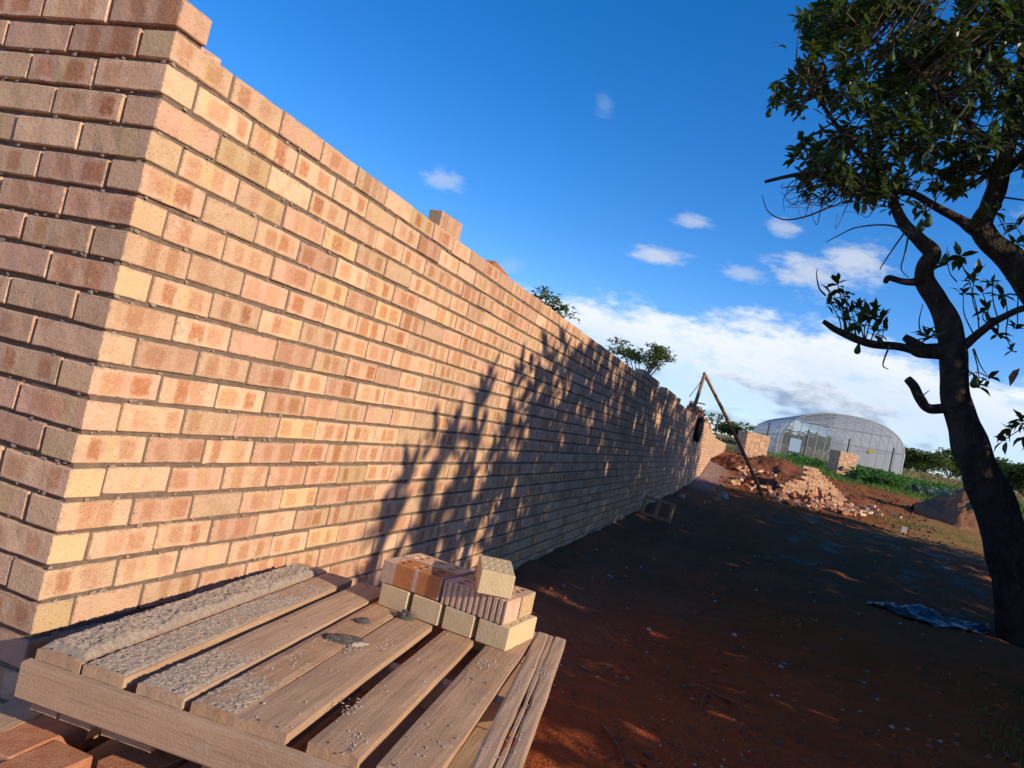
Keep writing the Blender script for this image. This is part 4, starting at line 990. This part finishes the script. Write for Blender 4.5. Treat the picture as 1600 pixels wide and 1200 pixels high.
# ------------------------------------------------------------------ more avocado trees standing right of the view (they shade the yard)
def orchard(name, loc, rad, cz, label, n=430, seed=0, leaf=.24, share=None, rz=0.):
    rs = random.Random(seed); B = Vector((loc[0], loc[1], G_(*loc)-.05)); root = empty(name, B); tag(root, label, 'tree', 'avocado trees')
    mbt = MB(); tips = []
    mbt.tube([(0, 0, 0), (.05, .02, .5), (.0, .06, 1.0), (.06, 0, cz*.75)], [.24, .18, .16, .13], 12, .15); tr_ = mbt.build('trunk', 'bark', root)
    mbb = MB()
    for k in range(9):
        a = k*2.4; e = Vector((math.cos(a)*rad[0]*.75, math.sin(a)*rad[1]*.75, cz+rad[2]*rs.uniform(-.5, .7))); S = spline([Vector((0, 0, .7+.12*k)), Vector((e.x*.4, e.y*.4, .9+.5*e.z*.5)), e], 6)
        mbb.tube(S, [.07-.055*i/(len(S)-1) for i in range(len(S))], 7, .15); tips.append(e)
    mbb.build('branches', 'bark', tr_)
    if share: me = share
    else:
        fr_ = []
        while len(fr_) < n*11:
            v = Vector((rs.gauss(0, 1), rs.gauss(0, 1), rs.gauss(0, 1))).normalized()*(rs.random()**.42)
            p = Vector((v.x*rad[0], v.y*rad[1], cz+v.z*rad[2])); q = p+B
            if p.z < .3 or fbm(q.x*.75, q.y*.75, q.z*.75+seed) < -.36: continue
            fr_ += leaf_frames(p, v+Vector((0, 0, .3)), 11, leaf, 1.2, .5)
        me = leaf_mesh('crown', fr_)
    o = link('crown', me, 'avocado_leaf', root); o['kind'] = 'stuff'; o.rotation_euler.z = rz; return me
orchard('avocado_tree', (6.3, 3.2), (2.3, 3.4, 1.95), 2.45, 'bushy avocado tree outside the right edge beside the camera', 1250, 1)
cm_ = orchard('avocado_tree', (8.0, 7.1), (2.5, 2.6, 2.8), 3.8, 'second avocado tree of the row outside the right edge', 960, 2, leaf=.26)
for (x, y, rz, lab) in [(9.0, 10.5, 1.3, 'third avocado tree of the row outside the right edge'), (9.6, 13.3, 2.9, 'fourth avocado tree of the row outside the right edge'), (10.2, 16.1, 4.2, 'farthest avocado tree of the row outside the right edge'), (11.6, 8.6, .6, 'avocado tree in the back row outside the right edge'), (9.3, 4.2, 5.1, 'added unseen tree behind the bushy one, filling gaps in the ground shade')]:  # the last one is added to close sun streaks left on the soil
    orchard('avocado_tree', (x, y), (2.5, 2.6, 2.8), 3.8, lab, 0, int(x*7), share=cm_, rz=rz)

for (x, y, sc_, lab) in [(5.5, .95, (.46, .44, .30), 'added unseen low bush nearest the camera, keeping sun off the ground'), (5.7, 2.6, (.46, .5, .30), 'added unseen low bush under the bushy tree, keeping sun off the ground')]:  # unseen bushes, added only to shade the soil right of the pallet
    b_ = empty('added_shade_bush', (x, y, G_(x, y)-.05)); tag(b_, lab, 'bush', 'added shade bushes'); o = link('crown', cm_, None, b_); o['kind'] = 'stuff'; o.scale = sc_; o.rotation_euler.z = x*3
    mb = MB(); mb.tube([(0, 0, 0), (.03, .02, .4), (0, .05, .9)], [.07, .06, .04], 8, .15); mb.build('trunk', 'bark', b_)
# ------------------------------------------------------------------ trees and shrubs farther off
QV = np.array([(-.5, -.15, 0), (.5, -.15, 0), (.35, .6, .1), (-.35, .6, .1)])
def clump_tree(name, x, y, H, W, label, mat='far_leaf', seed=0, flat=.45, nl=900, trunk=.35, group='trees beyond the field', leaf=.22, z=None, umb=False):
    rs = random.Random(seed); B = Vector((x, y, (G_(x, y) if z is None else z)-.1)); root = empty(name, B); tag(root, label, 'tree', group)
    mbt = MB(); base_h = H*trunk; cl = []
    mbt.tube([(0, 0, 0), (.06*W*.3, 0, base_h*.6), (0, 0, base_h)], [H*.035, H*.026, H*.02], 8, .15); tk_ = mbt.build('trunk', 'bark', root)
    mbb = MB(); nb = 15 if umb else 8
    for k in range(nb):
        a = k*2.4+rs.random(); rr = W/2*rs.uniform(.45, .85); e = Vector((math.cos(a)*rr, math.sin(a)*rr, H*(trunk+(1-trunk)*rs.uniform(.35, .85))))
        if umb: rr = W/2*rs.uniform(.15, .9); e = Vector((math.cos(a)*rr, math.sin(a)*rr, H*rs.uniform(.74, .93)))
        S = spline([Vector((0, 0, base_h*rs.uniform(.7, 1))), Vector((e.x*.45, e.y*.45, base_h+(e.z-base_h)*.4)), e], 4); mbb.tube(S, [H*.014*(1-.8*i/(len(S)-1)) for i in range(len(S))], 5, 0)
        cl.append((e, W*(rs.uniform(.13, .2) if umb else rs.uniform(.16, .26))))
    for k in range(5): cl.append((Vector((rs.gauss(0, W*.15), rs.gauss(0, W*.15), H*rs.uniform(.75, .93))), W*rs.uniform(.14, .22)))
    mbb.build('branches', 'bark', tk_); P = []
    for i in range(nl):
        c, r_ = rs.choice(cl); v = Vector((rs.gauss(0, 1), rs.gauss(0, 1), rs.gauss(0, 1))).normalized()*(rs.random()**.5)*r_; v.z *= flat; P.append((c+v))
    fr_ = []
    for p in P: fr_ += leaf_frames(p, (rs.gauss(0, .4), rs.gauss(0, .4), 1), 3, leaf, 1.4, .3)
    o = link('crown', leaf_mesh('crown', fr_, LV*np.array([1.8, 1, 1])), mat, root); o['kind'] = 'stuff'; return root
a = at(1003, 580, 55.); clump_tree('acacia_tree', a.x, 55., 7.6-G_(a.x, 55.)+.45, 5.2, 'flat topped acacia tree rising behind the brick wall', 'olive_leaf', 3, .4, 1300, .45, leaf=.2, umb=True)
a = at(868, 480, 24.); clump_tree('leafy_tree', a.x-.5, 24., 5.75-G_(a.x, 24.), 2.6, 'small tree whose twigs show above the wall', 'far_leaf', 5, .6, 420, .4, leaf=.16)
a = at(1140, 690, 60.); clump_tree('bushy_tree', a.x, 60., 1.3, 2.6, 'green bush beyond the far end of the wall', 'far_leaf', 6, .7, 700, .15, leaf=.25)
for i, (px, Y, py0, Wpx, lab, mat, tr_, fl) in enumerate([(1452, 82, 706, 62, 'spreading acacia tree right of the greenhouse', 'olive_leaf', .4, .5), (1490, 88, 707, 60, 'tall leafy tree right of the acacia before the trunk', 'far_leaf', .2, .8), (1412, 95, 720, 40, 'dark tree just right of the greenhouse corner', 'far_leaf', .2, .8), (1432, 100, 730, 36, 'low bushy tree between the greenhouse and the acacia', 'far_leaf', .15, .8), (1520, 92, 735, 40, 'low bushy tree seen just left of the trunk', 'far_leaf', .15, .8), (1578, 70, 722, 70, 'broad green tree right of the trunk', 'far_leaf', .2, .8), (1612, 62, 730, 60, 'darker tree at the right edge of the photo', 'far_leaf', .2, .8), (1545, 105, 735, 50, 'far tree hidden mostly by the trunk', 'far_leaf', .2, .8)]):
    tp = at(px, py0, Y); W_ = Wpx/FPX*(Y+1.5); gz = G_(tp.x, Y); clump_tree('acacia_tree' if i == 0 else 'leafy_tree', tp.x, Y, max(2, tp.z-gz), W_*1.1, lab, mat, 20+i, fl, 800, tr_, leaf=.34)
for i, (px, Y, py0, Wpx, lab) in enumerate([(1262, 92, 700, 60, 'dark tree seen through the left of the greenhouse net'), (1290, 80, 712, 60, 'bush seen through the greenhouse gable'), (1232, 75, 690, 30, 'tree seen through the left side of the greenhouse'), (1345, 96, 715, 30, 'small dark tree seen through the middle of the greenhouse'), (1380, 85, 730, 50, 'low bush seen through the right of the greenhouse')]):
    tp = at(px, py0, Y); W_ = Wpx/FPX*(Y+1.5); clump_tree('leafy_tree', tp.x, Y, max(1.8, tp.z-G_(tp.x, Y)), W_*1.1, lab, 'far_leaf', 40+i, .8, 500, .15, 'trees behind the greenhouse', leaf=.34)
# far belt of woodland that reads as one mass
fr_ = []
for i in range(5200):
    a = random.uniform(-.9, 1.25); r_ = random.uniform(135, 190); x = math.sin(a)*r_; y = math.cos(a)*r_; hh = (3.2+2.2*fbm(a*14, 0, 3.))*random.random()**.7
    fr_ += leaf_frames((x, y, h0(x, y)+hh), (0, 0, 1), 3, .9, 1.4, .3)
o = link('far_woodland', leaf_mesh('far_woodland', fr_, LV*np.array([2., 1, 1])), 'far_leaf'); o['kind'] = 'stuff'; tag(o, 'low dark belt of far trees along the skyline', 'woodland')

# ------------------------------------------------------------------ crops and grass
def blades(name, mat, regions, label):
    Vs, Fs = [], []; rn = []
    for (x0, x1, y0, y1, n, hh, wd, fil) in regions:
        for i in range(n):
            x, y = random.uniform(x0, x1), random.uniform(y0, y1)
            if fil is not None and fbm(x*.8, y*.6, 3.) < fil: continue
            z = G_(x, y)-.01; k = len(Vs); a = random.random()*6.28; H = hh*random.uniform(.4, 1.2); lx, ly = random.gauss(0, .35)*H, random.gauss(0, .35)*H
            dx, dy = math.cos(a)*wd, math.sin(a)*wd
            Vs += [(x-dx, y-dy, z), (x+dx, y+dy, z), (x+lx*.4+dx*.7, y+ly*.4+dy*.7, z+H*.6), (x+lx*.4-dx*.7, y+ly*.4-dy*.7, z+H*.6), (x+lx, y+ly, z+H)]
            Fs += [(k, k+1, k+2, k+3), (k+3, k+2, k+4)]; r_ = random.random(); rn += [r_, r_]
    o = link(name, np_mesh(name, Vs, Fs, rnd=rn), mat); o['kind'] = 'stuff'; return tag(o, label, 'grass')
blades('green_grass', 'green_grass', [(3.2, 9, 31, 44, 6500, .22, .012, -.1), (8.5, 18, 40, 62, 9000, .3, .016, None), (4, 7.5, 20.8, 24, 2200, .06, .005, .05), (3.0, 4.4, 2.6, 5.0, 900, .05, .003, .0), (2.3, 5, 34, 50, 2500, .3, .014, None)], 'green grass along the field edge and in tufts')
blades('dry_grass', 'dry_grass', [(4.5, 9.5, 18.5, 24.5, 5200, .05, .004, -.2), (3, 30, 58, 95, 9000, .55, .03, None), (10, 26, 44, 60, 5000, .4, .02, .0), (-14, -.8, 14, 60, 1500, .5, .02, None)], 'dry golden grass by the sand heap and in the far field')
fr_ = []
for i in range(1500):
    t = random.random(); x = 6.5+random.gauss(0, .5)+.9*t; y = 34.6+9*t+random.gauss(0, .5); hh = random.uniform(.05, .55)
    fr_ += leaf_frames((x, y, G_(x, y)+hh), (random.gauss(0, .4), random.gauss(0, .4), 1), 5, .17, 1.3, .3)
for i in range(900):
    x = random.uniform(9, 14); y = random.uniform(41, 50); fr_ += leaf_frames((x, y, G_(x, y)+random.uniform(.05, .4)), (0, 0, 1), 4, .18, 1.3, .3)
for i in range(350):
    x = 4.2+random.gauss(0, .5); y = random.uniform(39, 47); fr_ += leaf_frames((x, y, G_(x, y)+random.uniform(.05, .4)), (0, 0, 1), 4, .18, 1.3, .3)
o = link('green_crop', leaf_mesh('green_crop', fr_, LV*np.array([2., 1, 1])), 'crop_leaf'); o['kind'] = 'stuff'; tag(o, 'leafy bright green crop rows beyond the red path', 'crop')
cabs = []
for k in range(3):
    fr_ = []
    for q in range(14):
        fr_ += leaf_frames((random.gauss(0, .03), random.gauss(0, .03), .08+.01*q), (0, 0, 1), 1, .22, 1.3-.05*q, .1)
    me = leaf_mesh('cabbage', fr_, LV*np.array([2.6, 1, 1])); me.materials.append(MATS['cabbage_leaf']); cabs.append(me)
for r_ in range(5):
    for k in range(13):
        x = 7.75+r_*.30+k*.24+random.gauss(0, .05); y = 35.4+k*.30-r_*.42+random.gauss(0, .06)
        o = link('cabbage_plant', cabs[(r_+k) % 3]); o.location = (x, y, G_(x, y)); o.rotation_euler = (0, 0, random.random()*6.28); s_ = random.uniform(.85, 1.25); o.scale = (s_, s_, s_); tag(o, 'blue green cabbage plant in the rows beside the green crop', 'cabbage', 'cabbage plants in rows')
